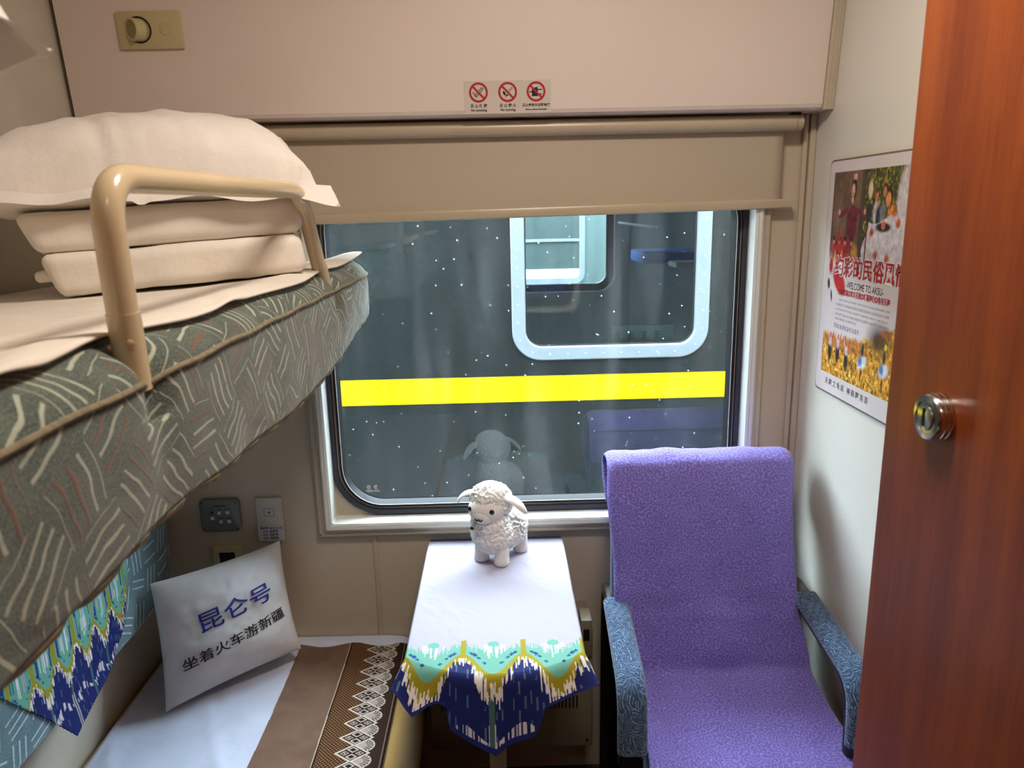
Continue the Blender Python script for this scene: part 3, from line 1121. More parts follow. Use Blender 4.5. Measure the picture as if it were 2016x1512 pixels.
# guard rail
rx = -0.331
bm = bmesh.new()
path = fillet([(rx, 0.658, 1.472), (rx, 0.652, 1.560), (rx, 0.650, 1.655), (rx, 1.290, 1.660), (rx, 1.350, 1.57), (rx, 1.424, 1.470)], 0.062, 10)
tube(bm, path, 0.0132, 20)
rail = obj('guard_rail', bm, MAT['rail'], ub)
for (p0, p1) in (((rx, 0.658, 1.470), (rx, 0.654, 1.540)), ((rx, 1.424, 1.470), (rx, 1.381, 1.532))):
    bm = bmesh.new()
    tube(bm, [p0, p1], 0.0142, 20)
    obj('rail_sleeve', bm, MAT['rail'], rail)
bm = bmesh.new()
lathe(bm, [(0.0032, 0.0125), (0.0032, 0.0152), (0.0015, 0.0158)], 'X', (rx + 0.003, 0.652, 1.515), 12)
place_bm(bm, Matrix.Translation((rx + 0.003, 0.652, 1.515)) @ Matrix.Rotation(math.radians(-60), 4, 'Z') @ Matrix.Translation((-rx - 0.003, -0.652, -1.515)))
obj('rail_screw', bm, MAT['rail'], rail)

# sheet on the upper berth
nx, ny = 70, 230
u = np.linspace(0, 1, nx)
yv = np.linspace(-0.44, 1.795, ny)
P = np.zeros((ny, nx, 3))
for i, y in enumerate(yv):
    xe = -0.327 + 0.006 * math.sin(y * 6.0 + 1) + 0.004 * math.sin(y * 17) - 0.012 * max(0, 1 - abs(y - 0.65) / 0.12) + 0.008 * max(0, (y - 1.72) / 0.07)
    for j, t in enumerate(u):
        x = -0.95 + (xe + 0.95) * t
        edge = max(0.0, (x + 0.385) / 0.06)
        z = float(np.interp(x, [-0.96, -0.70, -0.52, -0.42, -0.356], [1.480, 1.4955, 1.503, 1.5115, 1.5195])) - 0.006 * edge ** 2 + 0.0018 * (vnoise((x * 4, y * 2.0, 0.3), 3) + 1) * min(1, edge * 2 + 0.4)
        z += 0.006 * max(0, math.sin((x * 2.2 + y * 0.9) * 16)) ** 6 * (0.3 + edge) * (0.5 + 0.5 * math.sin(y * 3))
        if y > 1.70 and t > 0.85:
            z += 0.012 * ((y - 1.70) / 0.09) ** 2 * ((t - 0.85) / 0.15)
        P[i, j] = (x, y, z)
o = link_mesh('bed_sheet', grid_mesh('bed_sheet', P), MAT['linen'])
rebase(o, (-0.62, 0.75, 1.52))
solidify(o, 0.003, 1.0)
tag(o, 'cream white sheet spread over the upper berth', 'bed sheet')


def soft_box(L, D, H, r, seed, amp=0.003, sub=18, taper=None):
    bm = bmesh.new()
    bmesh.ops.create_cube(bm, size=1.0)
    bmesh.ops.subdivide_edges(bm, edges=bm.edges[:], cuts=sub, use_grid_fill=True)
    h = Vector((L / 2, D / 2, H / 2))
    for v in bm.verts:
        p = Vector((v.co.x * L, v.co.y * D, v.co.z * H))
        # pull samples towards the rim so that the rounding is well resolved
        for a in range(3):
            t = p[a] / h[a]
            p[a] = h[a] * math.copysign(abs(t) ** 0.75, t)
        q = Vector([max(-(h[a] - r), min(h[a] - r, p[a])) for a in range(3)])
        d = p - q
        if d.length > 1e-7:
            p = q + d.normalized() * r
        s = Vector((seed * 3.1, seed, seed * 1.7))
        p += Vector((vnoise(p + s, 9), vnoise(p + s * 2, 9), vnoise(p + s * 3, 14) * 0.6)) * amp
        if taper:
            p = taper(p)
        v.co = p + Vector((0, 0, H / 2))
    return bm


QU = Vector((0.372, 0.140, 0.022)).normalized()                  # along the near face of the stack, rising to the raised berth edge
QN = Vector((-QU.y, QU.x, 0)).normalized()
QR = basis((0, 0, 0), QU, QN, QU.cross(QN)).to_euler()
QC = Vector((-0.512, 1.219, 1.5135)) + QN * 0.185


def quilt(name, loc, ang, L, D, H, seed, label, group):
    def tp(p):
        # slanted short end with a tucked fold
        k_ = max(0.0, (-p.x / (L / 2) - 0.8) / 0.2)
        p.x += k_ * 0.020 * (0.5 - p.z / H) if seed != 2 else k_ * 0.022 * (0.3 - p.z / H)
        return p
    t = thing(name, label, 'quilt', loc, ang if not isinstance(ang, (int, float)) else (0, 0, ang), group)
    obj('folded_cover', soft_box(L, D, H, 0.018, seed, 0.0045, 22, tp), MAT['linen'], t, local=True)
    bm = bmesh.new()
    box(bm, (-L / 2 - (0.012 if seed in (1, 3) else -0.02), -D / 2 + 0.03, H * 0.35), (L / 2 - 0.03, D / 2 - 0.03, H * 0.62), 0.007, 3)
    obj('inner_fold', bm, MAT['linen'], t, local=True)
    return t


quilt('folded_quilt', QC, QR, 0.400, 0.370, 0.066, 1, 'cream folded quilt lying on the sheet, lower one behind the guard rail', 'folded quilts on the upper berth')
quilt('folded_quilt', QC + Vector((-0.012, -0.002, 0.0664)), QR, 0.418, 0.365, 0.062, 2, 'cream folded quilt under the big pillow, upper one behind the guard rail', 'folded quilts on the upper berth')
quilt('folded_quilt', (-0.700, 0.495, 1.5020), 0.04, 0.45, 0.40, 0.060, 3, 'white folded quilt at the left picture edge, lower one lying on the sheet', 'folded quilts on the upper berth')
quilt('folded_quilt', (-0.705, 0.490, 1.5625), 0.02, 0.45, 0.40, 0.062, 4, 'white folded quilt at the left picture edge, upper one of its stack', 'folded quilts on the upper berth')


def pillow_surface(L, W, Tt, Tb, fl, seed, wr=0.006, pinch=0.06, n=72, m=48, post=None, exp=0.5):
    """Two sewn grids; returns list of (top grid, bottom grid) arrays in local coordinates."""
    u = np.linspace(-1, 1, n)
    v = np.linspace(-1, 1, m)
    U, V = np.meshgrid(u, v)
    Uc, Vc = np.clip(np.abs(U) / (1 - fl), 0, 1), np.clip(np.abs(V) / (1 - fl * L / W), 0, 1)
    bulge = ((1 - Uc ** 2.4) * (1 - Vc ** 2.4)) ** exp
    X = U * L / 2 * (1 - pinch * (1 - V ** 2))
    Y = V * W / 2 * (1 - pinch * (1 - U ** 2))
    s = seed * 5.3
    w = np_noise(U * 3 + s + 20, V * 2.2 + s + 20, seed, 4)
    w2 = np_noise(U * 8 + V * 3 + 40, V * 2.0 + 40 + s, seed + 3, 3)
    rim = np.clip(1 - bulge, 0, 1)
    edgewave = 0.004 * np.sin(U * 13 + s) * (np.abs(V) > 0.8) + 0.004 * np.sin(V * 11 + s) * (np.abs(U) > 0.8)
    zt = Tt * bulge + wr * (w * 0.8 * bulge + w2 * rim * bulge * 1.6) + edgewave
    zb = -Tb * bulge - wr * 0.6 * (w * bulge) + edgewave - 0.0015
    top, bot = np.stack([X, Y, zt], -1), np.stack([X, Y, zb], -1)
    return top, bot


def pillow_mesh(name, top, bot):
    bm = bmesh.new()
    m, n = top.shape[:2]
    gt = [[bm.verts.new(top[i, j]) for j in range(n)] for i in range(m)]
    gb = [[(gt[i][j] if i in (0, m - 1) or j in (0, n - 1) else bm.verts.new(bot[i, j])) for j in range(n)] for i in range(m)]
    for i in range(m - 1):
        for j in range(n - 1):
            bm.faces.new((gt[i][j], gt[i][j + 1], gt[i + 1][j + 1], gt[i + 1][j]))
            try:
                bm.faces.new((gb[i][j], gb[i + 1][j], gb[i + 1][j + 1], gb[i][j + 1]))
            except ValueError:
                pass
    return bm


# big pillow on the far stack of quilts
top, bot = pillow_surface(0.585, 0.43, 0.138, 0.034, 0.095, 2, 0.010, exp=0.42)
for g, isb in ((top, 0), (bot, 1)):
    xl = g[..., 0]
    over = np.clip((-0.06 - xl) / 0.2, 0, 1)                       # the part hanging past the quilts, towards the near end
    frontness = np.clip((0.10 - g[..., 1]) / 0.30, 0, 1)
    if isb:
        g[..., 2] -= 0.020 * over ** 0.8 * np.clip(1 - (np.abs(g[..., 1]) / 0.22) ** 3, 0, 1) * (np.abs(xl) < 0.27)
    g[..., 2] -= 0.004 * over
    g[..., 2] *= np.where(g[..., 2] > 0, 0.84 + 0.20 * np.clip((xl + 0.25) / 0.38, 0, 1), 1.0)
    g[..., 2] -= 0.026 * np.clip((-g[..., 1] - 0.168) / 0.045, 0, 1) ** 1.3
    tipk = np.clip((xl - 0.23) / 0.06, 0, 1)
    g[..., 2] -= 0.004 * tipk * frontness
    # gathered crease about a third along the near edge
    cr = np.exp(-((xl + 0.035 + g[..., 1] * 0.25 + 0.06) / 0.014) ** 2) * np.clip((0.02 - g[..., 1]) / 0.2, 0, 1)
    cr2_ = np.exp(-((xl + 0.010 + g[..., 1] * 0.30 + 0.06) / 0.010) ** 2) * np.clip((-0.02 - g[..., 1]) / 0.2, 0, 1)
    g[..., 2] -= (0.012 * cr + 0.008 * cr2_) * (0 if isb else 1)
uA = Vector((0.930, 0.368, 0)).normalized()
nA = Vector((-uA.y, uA.x, 0))
tip = Vector((-0.263, 1.282, 1.670))
pc = tip - uA * 0.2925 + nA * 0.212
pl = thing('pillow', 'large white pillow lying on the quilts behind the guard rail', 'pillow', (pc.x, pc.y, 1.668), (0, 0, math.atan2(uA.y, uA.x)), 'pillows on the upper berth')
obj('pillow_case', pillow_mesh('pillow_case', top, bot), MAT['pillow_cotton'], pl, local=True)
# near pillow, its corner showing at the top left
top, bot = pillow_surface(0.70, 0.46, 0.085, 0.060, 0.085, 5, 0.012, pinch=0.025, exp=0.34)
for g in (top, bot):
    k_ = np.clip((g[..., 0] - 0.18) / 0.17, 0, 1) * np.clip((g[..., 1] - 0.05) / 0.18, 0, 1)
    g[..., 2] -= 0.040 * np.maximum(np.clip((g[..., 0] - 0.285) / 0.055, 0, 1), np.clip((g[..., 1] - 0.165) / 0.055, 0, 1) * np.clip(g[..., 0] / 0.2, 0, 1)) ** 1.2
    cn_ = np.clip(g[..., 0] / 0.34, 0, 1) ** 8 * np.clip(np.abs(g[..., 1]) / 0.22, 0, 1) ** 8
    g[..., 0] -= 0.030 * cn_
    g[..., 1] -= 0.015 * cn_ * np.sign(g[..., 1])
    g[..., 2] += 0.012 * np.sin(g[..., 0] * 22 + 1) * (np.abs(g[..., 1]) > 0.12) - 0.010 * k_
pl2 = thing('pillow', 'white pillow of which one corner shows at the top left picture corner', 'pillow', (-0.630, 0.345, 1.742), (0, math.radians(-4), math.radians(-1)), 'pillows on the upper berth')
obj('pillow_case', pillow_mesh('pillow_case', top, bot), MAT['pillow_cotton'], pl2, local=True)

# ------------------------------------------------------------------ lower berth
lb = thing('lower_berth', 'lower berth with tan mattress side under the window wall', 'berth', (-0.6, 0.7, 0.0))
bm = bmesh.new()
secm = cr2([(-0.962, 0.20), (-0.962, 0.30), (-0.962, 0.40), (-0.955, 0.432), (-0.90, 0.434), (-0.60, 0.434), (-0.34, 0.434), (-0.285, 0.431), (-0.258, 0.415), (-0.243, 0.38), (-0.238, 0.33), (-0.238, 0.26), (-0.242, 0.20)], 6)
lo = []
for y in np.concatenate([np.linspace(-0.42, 1.82, 60), [1.85, 1.872, 1.884]]):
    e = max(0, (y - 1.83) / 0.054)
    lo.append([(x, y, z - 0.012 * e ** 2 * (1 if z > 0.4 else 0) + 0.0015 * vnoise((x * 6, y * 6, z * 6), 2)) for x, z in secm])
loft(bm, lo, (True, True))
obj('mattress', bm, MAT['tan'], lb)
obj('berth_box', boxbm((-0.965, -0.44, 0.0), (-0.262, 1.885, 0.205), 0.005, 1), MAT['brown_wood'], lb)
# white sheet, seen left of the runner and as a strip along the wall
nx, ny = 90, 200
xs = np.linspace(-0.945, -0.300, nx)
ysv = np.concatenate([np.linspace(-0.40, 1.84, ny - 16), np.linspace(1.845, 1.897, 16)])
P = np.zeros((ny, nx, 3))
for i, y in enumerate(ysv):
    wide = max(0, min(1, (y - 1.83) / 0.02))
    for j, x in enumerate(xs):
        x = x + 0.045 * wide * max(0, (x + 0.5) / 0.2)
        z = 0.4385
        z -= 0.020 * max(0, (x + 0.315) / 0.053) ** 2
        z += 0.0022 * vnoise((x * 5, y * 3, 2.2), 2.4) + 0.004 * max(0, math.sin((x * 1.1 + y * 0.55) * 24)) ** 8 * (1 if x < -0.58 else 0)
        if y > 1.855:
            z += 0.013 * math.sin(min(1, (y - 1.855) / 0.022) * PI / 2) * (1 - max(0, (x + 0.36) / 0.098) ** 2 * 0.8)
        P[i, j] = (x, y, z)
o = link_mesh('bed_sheet', grid_mesh('bed_sheet', P), MAT['sheet_white'])
rebase(o, (-0.6, 0.7, 0.44))
solidify(o, 0.003, 1.0)
tag(o, 'white sheet spread over the lower berth beside the brown runner', 'bed sheet')

# ---- brown runner with its woven band (pattern drawn on a fine grid)
x0, x1 = -0.584, -0.234
ya, yb = 1.30, 1.866
nx, ny = 330, 480
X, Y = np.meshgrid(np.linspace(x0, x1, nx), np.linspace(ya, yb, ny))
fine = rng.uniform(-1, 1, X.shape)
col = np.zeros(X.shape + (3,))
col[:] = lin_np([126, 100, 84]) * (1 + 0.10 * np_noise(X * 30 + 9, Y * 30 + 9, 3) + 0.07 * fine)[..., None]
xb = X + 0.44 - 0.005 * (1.85 - Y)                         # 0 at the pale line left of the band


def put(maskv, rgb):
    m_ = np.clip(maskv, 0, 1)[..., None]
    col[:] = col * (1 - m_) + lin_np(rgb) * m_


band = (xb > 0) & (X < -0.284)
put(band * 1.0, [66, 42, 32])
put(((X > -0.333) & band) * 1.0, [60, 42, 36])
weave = (xb > 0.004) & (xb < 0.075)
wv = (np.sin(X * 2 * PI / 0.0088) * np.sin(Y * 2 * PI / 0.0088))
put(weave * np.clip((wv - 0.25) * 3, 0, 0.75), [196, 148, 92])
put((np.abs(xb + 0.001) < 0.0013) * 1.0, [206, 190, 166])
put((np.abs(xb - 0.002) < 0.0011) * 1.0, [30, 20, 16])
per = 0.0505
cxd = -0.352 - 0.03 * (1.85 - Y) * 0.3
ph = np.mod(Y - 1.786 + per / 2, per) - per / 2
dx, dy = (X - cxd) / 0.036, ph / (per / 2)
d1 = np.abs(dx) + np.abs(dy)
inside = d1 < 1.14
put(((X > cxd - 0.002) & (X < -0.300) & (np.abs(dx) + np.abs(np.abs(dy) - 1.0) * 0.75 < 1.18) & ~inside & (dx < 0.85)) * 0.9, [196, 180, 166])
put(inside * 1.0, [222, 208, 194])
put((d1 < 0.93) * 1.0, [56, 36, 32])
for ox, oy in ((0.0, 0.44), (0.0, -0.44)):
    dd = np.abs(dx - ox) + np.abs(dy - oy)
    put((dd < 0.37) * 1.0, [226, 214, 202])
    put((dd < 0.25) * 1.0, [52, 34, 30])
for ox in (-0.46, 0.46):
    dd = np.abs(dx - ox) + np.abs(dy)
    put(((np.abs(dd - 0.24) < 0.05) | ((np.abs(dx - ox + dy * 0.5) < 0.05) & (dd < 0.3))) * 0.85, [206, 190, 176])
# fans on the right
ph2 = np.mod(Y - 1.786, per) - per / 2
fx, fy = X - (cxd + 0.020), ph2
rf = np.hypot(fx / 1.0, fy / 0.85)
an = np.arctan2(fy, fx)
fan = (fx > 0.002) & (rf < 0.0265) & (np.abs(dx) + np.abs(dy) > 1.12)
put(fan * 1.0, [72, 52, 46])
put((fan & (np.abs(np.sin(an * 9)) > 0.72) & (rf > 0.008)) * 0.9, [214, 200, 188])
put((fan & (np.abs(rf - 0.0252) < 0.0014)) * 1.0, [222, 208, 194])
put((fan & (rf < 0.009)) * 0.8, [206, 190, 176])
put((np.abs(X + 0.2865) < 0.0016) * 1.0, [24, 16, 14])
put((np.abs(X + 0.2905) < 0.0010) * 1.0, [150, 128, 108])
put((X > -0.2845) * 1.0, [112, 84, 66])
Z = 0.4455 - 0.022 * np.clip((X + 0.315) / 0.053, 0, 2) ** 2 + 0.0012 * np_noise(X * 14 + 5, Y * 9 + 5, 8, 3)
Z += 0.004 * np.clip((Y - 1.835) / 0.03, 0, 1) * np.sin(X * 40)
keep = np.ones((ny - 1, nx - 1), bool)
xc, yc = 0.5 * (X[1:, 1:] + X[:-1, :-1]), 0.5 * (Y[1:, 1:] + Y[:-1, :-1])
keep &= xc < -0.2825
keep &= xc > -0.582 + 0.006 * np.sin(yc * 5)
o = link_mesh('bed_runner', grid_mesh('bed_runner', np.stack([X, Y, Z], -1), col, mask=keep), MAT['runner'])
rebase(o, (-0.43, 1.58, 0.443))
solidify(o, 0.002, 1.0)
tag(o, 'brown bed runner with woven band of white diamonds and fans', 'bed runner')

# ---- backrest of the lower berth
br = thing('berth_backrest', 'teal stroke-patterned backrest on the wall above the lower berth', 'backrest', (-0.93, 0.75, 0.63))
ysb = np.linspace(-0.42, 1.875, 200)
prof = cr2([(-0.968, 0.632), (-0.945, 0.630), (-0.918, 0.633), (-0.904, 0.645), (-0.900, 0.67), (-0.899, 0.80), (-0.899, 1.0), (-0.901, 1.12), (-0.912, 1.16), (-0.945, 1.168), (-0.968, 1.168)], 6)
pa = np.concatenate([[0], np.cumsum([math.dist(a, b) for a, b in zip(prof, prof[1:])])])
P = np.zeros((len(ysb), len(prof), 3))
for i, y in enumerate(ysb):
    e = max(0.0, (y - 1.70) / 0.175)
    for j, (x, z) in enumerate(prof):
        lift = 0.10 * e ** 2.4 * max(0, 1 - (z - 0.63) / 0.30)
        e2 = max(0.0, (y - 1.845) / 0.03)
        P[i, j] = (x - max(0, x + 0.965) * min(1, e2) ** 2 * 0.6, y, z + lift)
UV = np.stack([np.broadcast_to(ysb[:, None], P.shape[:2]), np.broadcast_to(pa[None, :], P.shape[:2])], -1)
link_mesh('cushion', grid_mesh('cushion', P, uvs=UV), MAT['backrest_cover'], br)
bm = bmesh.new()
r0 = P[-1]
bm.faces.new([bm.verts.new(p) for p in r0])
uvl = bm.loops.layers.uv.new('UVMap')
for f in bm.faces:
    for l in f.loops:
        l[uvl].uv = (l.vert.co.x, l.vert.co.z)
obj('cushion_end', bm, MAT['backrest_cover'], br, smooth=False)


# ---- ikat pattern shared by the table cloth and the backrest drape
def ikat(S, D, period, seed, stripe_at=None, jag=1.0):
    """S across (m), D down from the top of the border (m) -> linear colours."""
    r = np.random.default_rng(seed)
    tab = r.uniform(0, 1, 4096)

    def jagf(s, step, off):
        return tab[(np.floor(s / step).astype(int) * 7 + off) % 4096]
    out = np.zeros(S.shape + (3,))
    out[:] = lin_np([182, 178, 194])

    def put_(m_, rgb):
        out[m_] = lin_np(rgb)
    p = np.mod(S / period + 0.5, 1.0) - 0.5
    w = np.cos(2 * PI * p)
    j1, j2, j3 = jagf(S, 0.0024, 3), jagf(S, 0.0024, 50), jagf(S, 0.0026, 91)
    d_top = 0.014 + 0.014 * w + (j1 - 0.3) * 0.026
    d_teal = 0.070 + 0.034 * w
    d_must = d_teal + 0.018 + 0.005 * w + (tab[(np.floor(S / 0.0024).astype(int) * 3 + 7) % 4096] - 0.5) * 0.008
    d_white = d_must + 0.004 + (j2 - 0.4) * 0.030
    d_navy = d_must + 0.022 + 0.008 * w + (j3 - 0.5) * 0.046
    teal, must, navy, ink = [112, 176, 156], [160, 146, 30], [24, 34, 98], [28, 60, 130]
    body = D > d_top
    put_(body, teal)
    put_(body & (D > d_teal), must)
    post = (np.abs(p) > 0.455) & (D > -0.012) & (D < d_must)
    put_(post, must)
    put_((D > d_white) & (D > 0.05), [240, 232, 226])
    put_((D > d_navy) & (D > 0.06), navy)
    # teal fan at each scallop centre with white drips below
    fr = np.hypot(p * period, (D - 0.004) * 1.0)
    drip = (np.abs(p) * period < 0.024) & (D > 0.004) & (D < 0.020 + 0.030 * (1 - np.abs(p) * period / 0.024) + (j2 - 0.5) * 0.026) & (jagf(S, 0.0024, 11) > 0.35)
    put_(drip & (D < d_teal), [236, 236, 240])
    put_((fr < 0.012) & (D < 0.012), teal)
    put_((np.abs(p) * period < 0.0022) & (D < 0.04) & (D > 0), teal)
    # little blue sprigs
    for sgn in (-1, 1):
        for c, dd, rad in ((0.30, 0.040, 0.006), (0.36, 0.034, 0.005), (0.24, 0.050, 0.0045), (0.14, 0.068, 0.0045)):
            e1 = (np.abs(p - sgn * c) * period < rad * 0.9) & (np.abs(D - dd + sgn * 0 + 0.35 * sgn * (p - sgn * c) * period) < rad * 0.45)
            e2 = (np.abs(p - sgn * c) * period < rad * 0.3) & (np.abs(D - dd) < rad)
            put_(e1 | e2, ink)
    # dashes inside the navy
    inn = D > d_navy + 0.016
    q = np.mod(S / 0.011, 1.0)
    row = np.floor(S / 0.011).astype(int)
    off = tab[(row * 13) % 4096] * 0.06
    seg = np.mod(D + off, 0.055)
    dash = inn & (np.abs(q - 0.5) < 0.13) & (seg < 0.024) & (tab[(row * 5 + 2) % 4096] > 0.35)
    put_(dash, [86, 108, 132])
    comb = inn & (D > 0.215 + 0.02 * w) & (D < 0.238 + 0.01 * w + (j1 - 0.5) * 0.02) & (jagf(S, 0.0022, 77) > 0.5)
    put_(comb, [220, 214, 222])
    if stripe_at is not None:
        for s0 in stripe_at:
            put_((np.abs(S - s0) < 0.0055) & (D > d_navy - 0.01), [70, 104, 104])
            put_((np.abs(np.abs(S - s0) - 0.006) < 0.0009) & (D > d_navy) & (D > 0.2), [214, 206, 200])
    return out


# drape on the backrest
ny, nx = 260, 240
Yg, Zg = np.meshgrid(np.linspace(1.10, 1.635, nx), np.linspace(1.12, 0.595, ny))
pxs = [1.10, 1.165, 1.28, 1.325, 1.50, 1.575, 1.612, 1.63]
pzs = [0.86, 0.800, 0.665, 0.597, 0.643, 0.70, 0.79, 0.84]
low = np.interp(Yg, pxs, pzs)
colr = ikat((Yg - 1.352) * 1.7, np.maximum((0.80 - Zg) * 1.6, 0.034 + 0.012 * np_noise(Yg * 160, Zg * 14, 44, 2)), 0.119, 5, stripe_at=(-0.238, -0.119, 0.0, 0.119, 0.238))
Xg = -0.8965 + 0.003 * np_noise(Yg * 12 + 4, Zg * 12 + 4, 6, 3) * np.clip((0.75 - Zg) / 0.1, 0, 1) + 0.002
Xg += 0.010 * np.clip((0.66 - Zg) / 0.06, 0, 1)
Xg = np.where(Yg > 1.60, Xg, Xg)
cen = lambda a: 0.25 * (a[1:, 1:] + a[:-1, :-1] + a[1:, :-1] + a[:-1, 1:])
keep = cen(Zg) > cen(low)
o = link_mesh('backrest_drape', grid_mesh('backrest_drape', np.stack([Xg, Yg, Zg], -1), colr, mask=keep), MAT['pattern'])
rebase(o, (-0.895, 1.35, 0.9))
solidify(o, 0.0015, 1.0)
tag(o, 'blue and teal ikat cloth hung over the teal backrest', 'cloth')

# ---- white cushion with lettering
cu = np.array([-0.835, 1.595, 0.452])
BL, BRc, TR, TL = Vector((-0.838, 1.592, 0.449)), Vector((-0.556, 1.785, 0.489)), Vector((-0.612, 1.868, 0.764)), Vector((-0.872, 1.668, 0.752))
ctr = (BL + BRc + TR + TL) / 4
ux = ((BRc - BL) + (TR - TL)).normalized()
uy = ((TL - BL) + (TR - BRc))
uy = (uy - ux * uy.dot(ux)).normalized()
uz = ux.cross(uy)
L_, W_ = 0.352, 0.325
Mw = basis(ctr, ux, uy, uz)
ck = thing('cushion', 'square white cushion with blue and black Chinese lettering on lower berth', 'cushion', ctr)
ck.rotation_euler = Mw.to_euler()
corners = [(BL, -1, -1), (BRc, 1, -1), (TR, 1, 1), (TL, -1, 1)]
locs = {(a, b): Mw.inverted() @ p for p, a, b in corners}


def cushion_map(U, V):
    """Bilinear plane through the four corners plus pinched sides."""
    f = lambda k: np.array(locs[k])
    p = 0.25 * ((1 - U) * (1 - V))[..., None] * f((-1, -1)) + 0.25 * ((1 + U) * (1 - V))[..., None] * f((1, -1)) + \
        0.25 * ((1 + U) * (1 + V))[..., None] * f((1, 1)) + 0.25 * ((1 - U) * (1 + V))[..., None] * f((-1, 1))
    return p


def cushion_pt(U, V):
    Up, Vp = U * (1 - 0.045 * (1 - V ** 2)), V * (1 - 0.045 * (1 - U ** 2))
    p = cushion_map(Up, Vp)
    b = ((1 - np.abs(U) ** 2.2) * (1 - np.abs(V) ** 2.2)).clip(0) ** 0.55
    w = np_noise(U * 2.2 + 13, V * 2.2 + 13, 4, 3)
    left = 1 / (1 + np.exp((U + 0.35) / 0.12))
    right = 1 / (1 + np.exp((0.72 - U) / 0.06))
    fold = np.exp(-((V - 0.55 - 0.22 * U) / 0.08) ** 2) * left - np.exp(-((V - 0.40 - 0.34 * U) / 0.07) ** 2) * left
    fold += 0.8 * np.exp(-((V - 0.30 - 0.9 * (U - 0.8)) / 0.10) ** 2) * right - 0.6 * np.exp(-((V - 0.02 - 0.8 * (U - 0.8)) / 0.08) ** 2) * right
    return p, b, w, fold


n = 90
U, V = np.meshgrid(np.linspace(-1, 1, n), np.linspace(-1, 1, n))


def cushion_top(U, V):
    p, b, w, fold = cushion_pt(U, V)
    p = p.copy()
    p[..., 2] += 0.058 * b + 0.006 * w * b + 0.006 * fold * b
    return p


top = cushion_top(U, V)
p, b, w, fold = cushion_pt(U, V)
bot = p.copy()
bot[..., 2] -= 0.034 * b
obj('cushion_case', pillow_mesh('cushion_case', top, bot), MAT['satin'], ck, local=True)


def on_cushion(bm_, lift):
    co = np.array([v.co[:2] for v in bm_.verts])
    q = cushion_top(co[:, 0], co[:, 1])
    for v, c in zip(bm_.verts, q):
        v.co = Vector(c) + Vector((0, 0, lift))
    return bm_


t = text_bm('昆仑号', 0.36, 'CENTER', xs=1.12, max_edge=0.022)
bmesh.ops.transform(t, matrix=Matrix.Translation((0.09, 0.20, 0)) @ Matrix.Rotation(0.10, 4, 'Z'), verts=t.verts[:])
t0_ = t.copy()
for dx_, dy_ in ((0.007, 0.0), (0.0, 0.006), (0.007, 0.006)):
    c_ = t0_.copy()
    bmesh.ops.translate(c_, vec=(dx_, dy_, 0), verts=c_.verts[:])
    merge(t, c_)
t0_.free()
obj('lettering', on_cushion(t, 0.0026), MAT['blue_ink'], ck, local=True, smooth=False, label='royal blue lettering')
t = text_bm('坐着火车游新疆', 0.205, 'CENTER', xs=1.13, bold=0.002, max_edge=0.022)
bmesh.ops.transform(t, matrix=Matrix.Translation((0.03, -0.30, 0)) @ Matrix.Rotation(0.13, 4, 'Z'), verts=t.verts[:])
obj('lettering', on_cushion(t, 0.0026), MAT['ink'], ck, local=True, smooth=False, label='black lettering')

# ------------------------------------------------------------------ table
tb = thing('side_table', 'narrow wall table with bowed front and single beige leg', 'table', (-0.028, 1.6, 0.0))
ZT = 0.748


def front_y(s):
    return 1.262 + 0.070 * abs(s) ** 2.2


bm = bmesh.new()
out_ = []
for s in np.linspace(-1, 1, 33):
    out_.append((-0.028 + 0.178 * s, front_y(s)))
poly = [(-0.206, 1.884)] + out_ + [(0.150, 1.884)]
lo = [[(x, y, z) for x, y in poly] for z in (0.718, ZT - 0.003, ZT)]
loft(bm, lo, (True, True))
obj('tabletop', bm, MAT['navy'], tb, smooth=False)
bm = bmesh.new()
tube(bm, [(-0.030, 1.44, 0.0), (-0.030, 1.44, 0.717)], 0.019, 20)
obj('leg', bm, MAT['beige_metal'], tb)
bm = bmesh.new()
lathe(bm, [(0.05, 0.0), (0.05, 0.006), (0.03, 0.012)], 'Z', (-0.030, 1.44, 0), 24)
obj('foot_flange', bm, MAT['beige_metal'], tb)
obj('wall_bracket', boxbm((-0.15, 1.86, 0.67), (0.09, 1.899, 0.718), 0.003, 1), MAT['beige_metal'], tb)

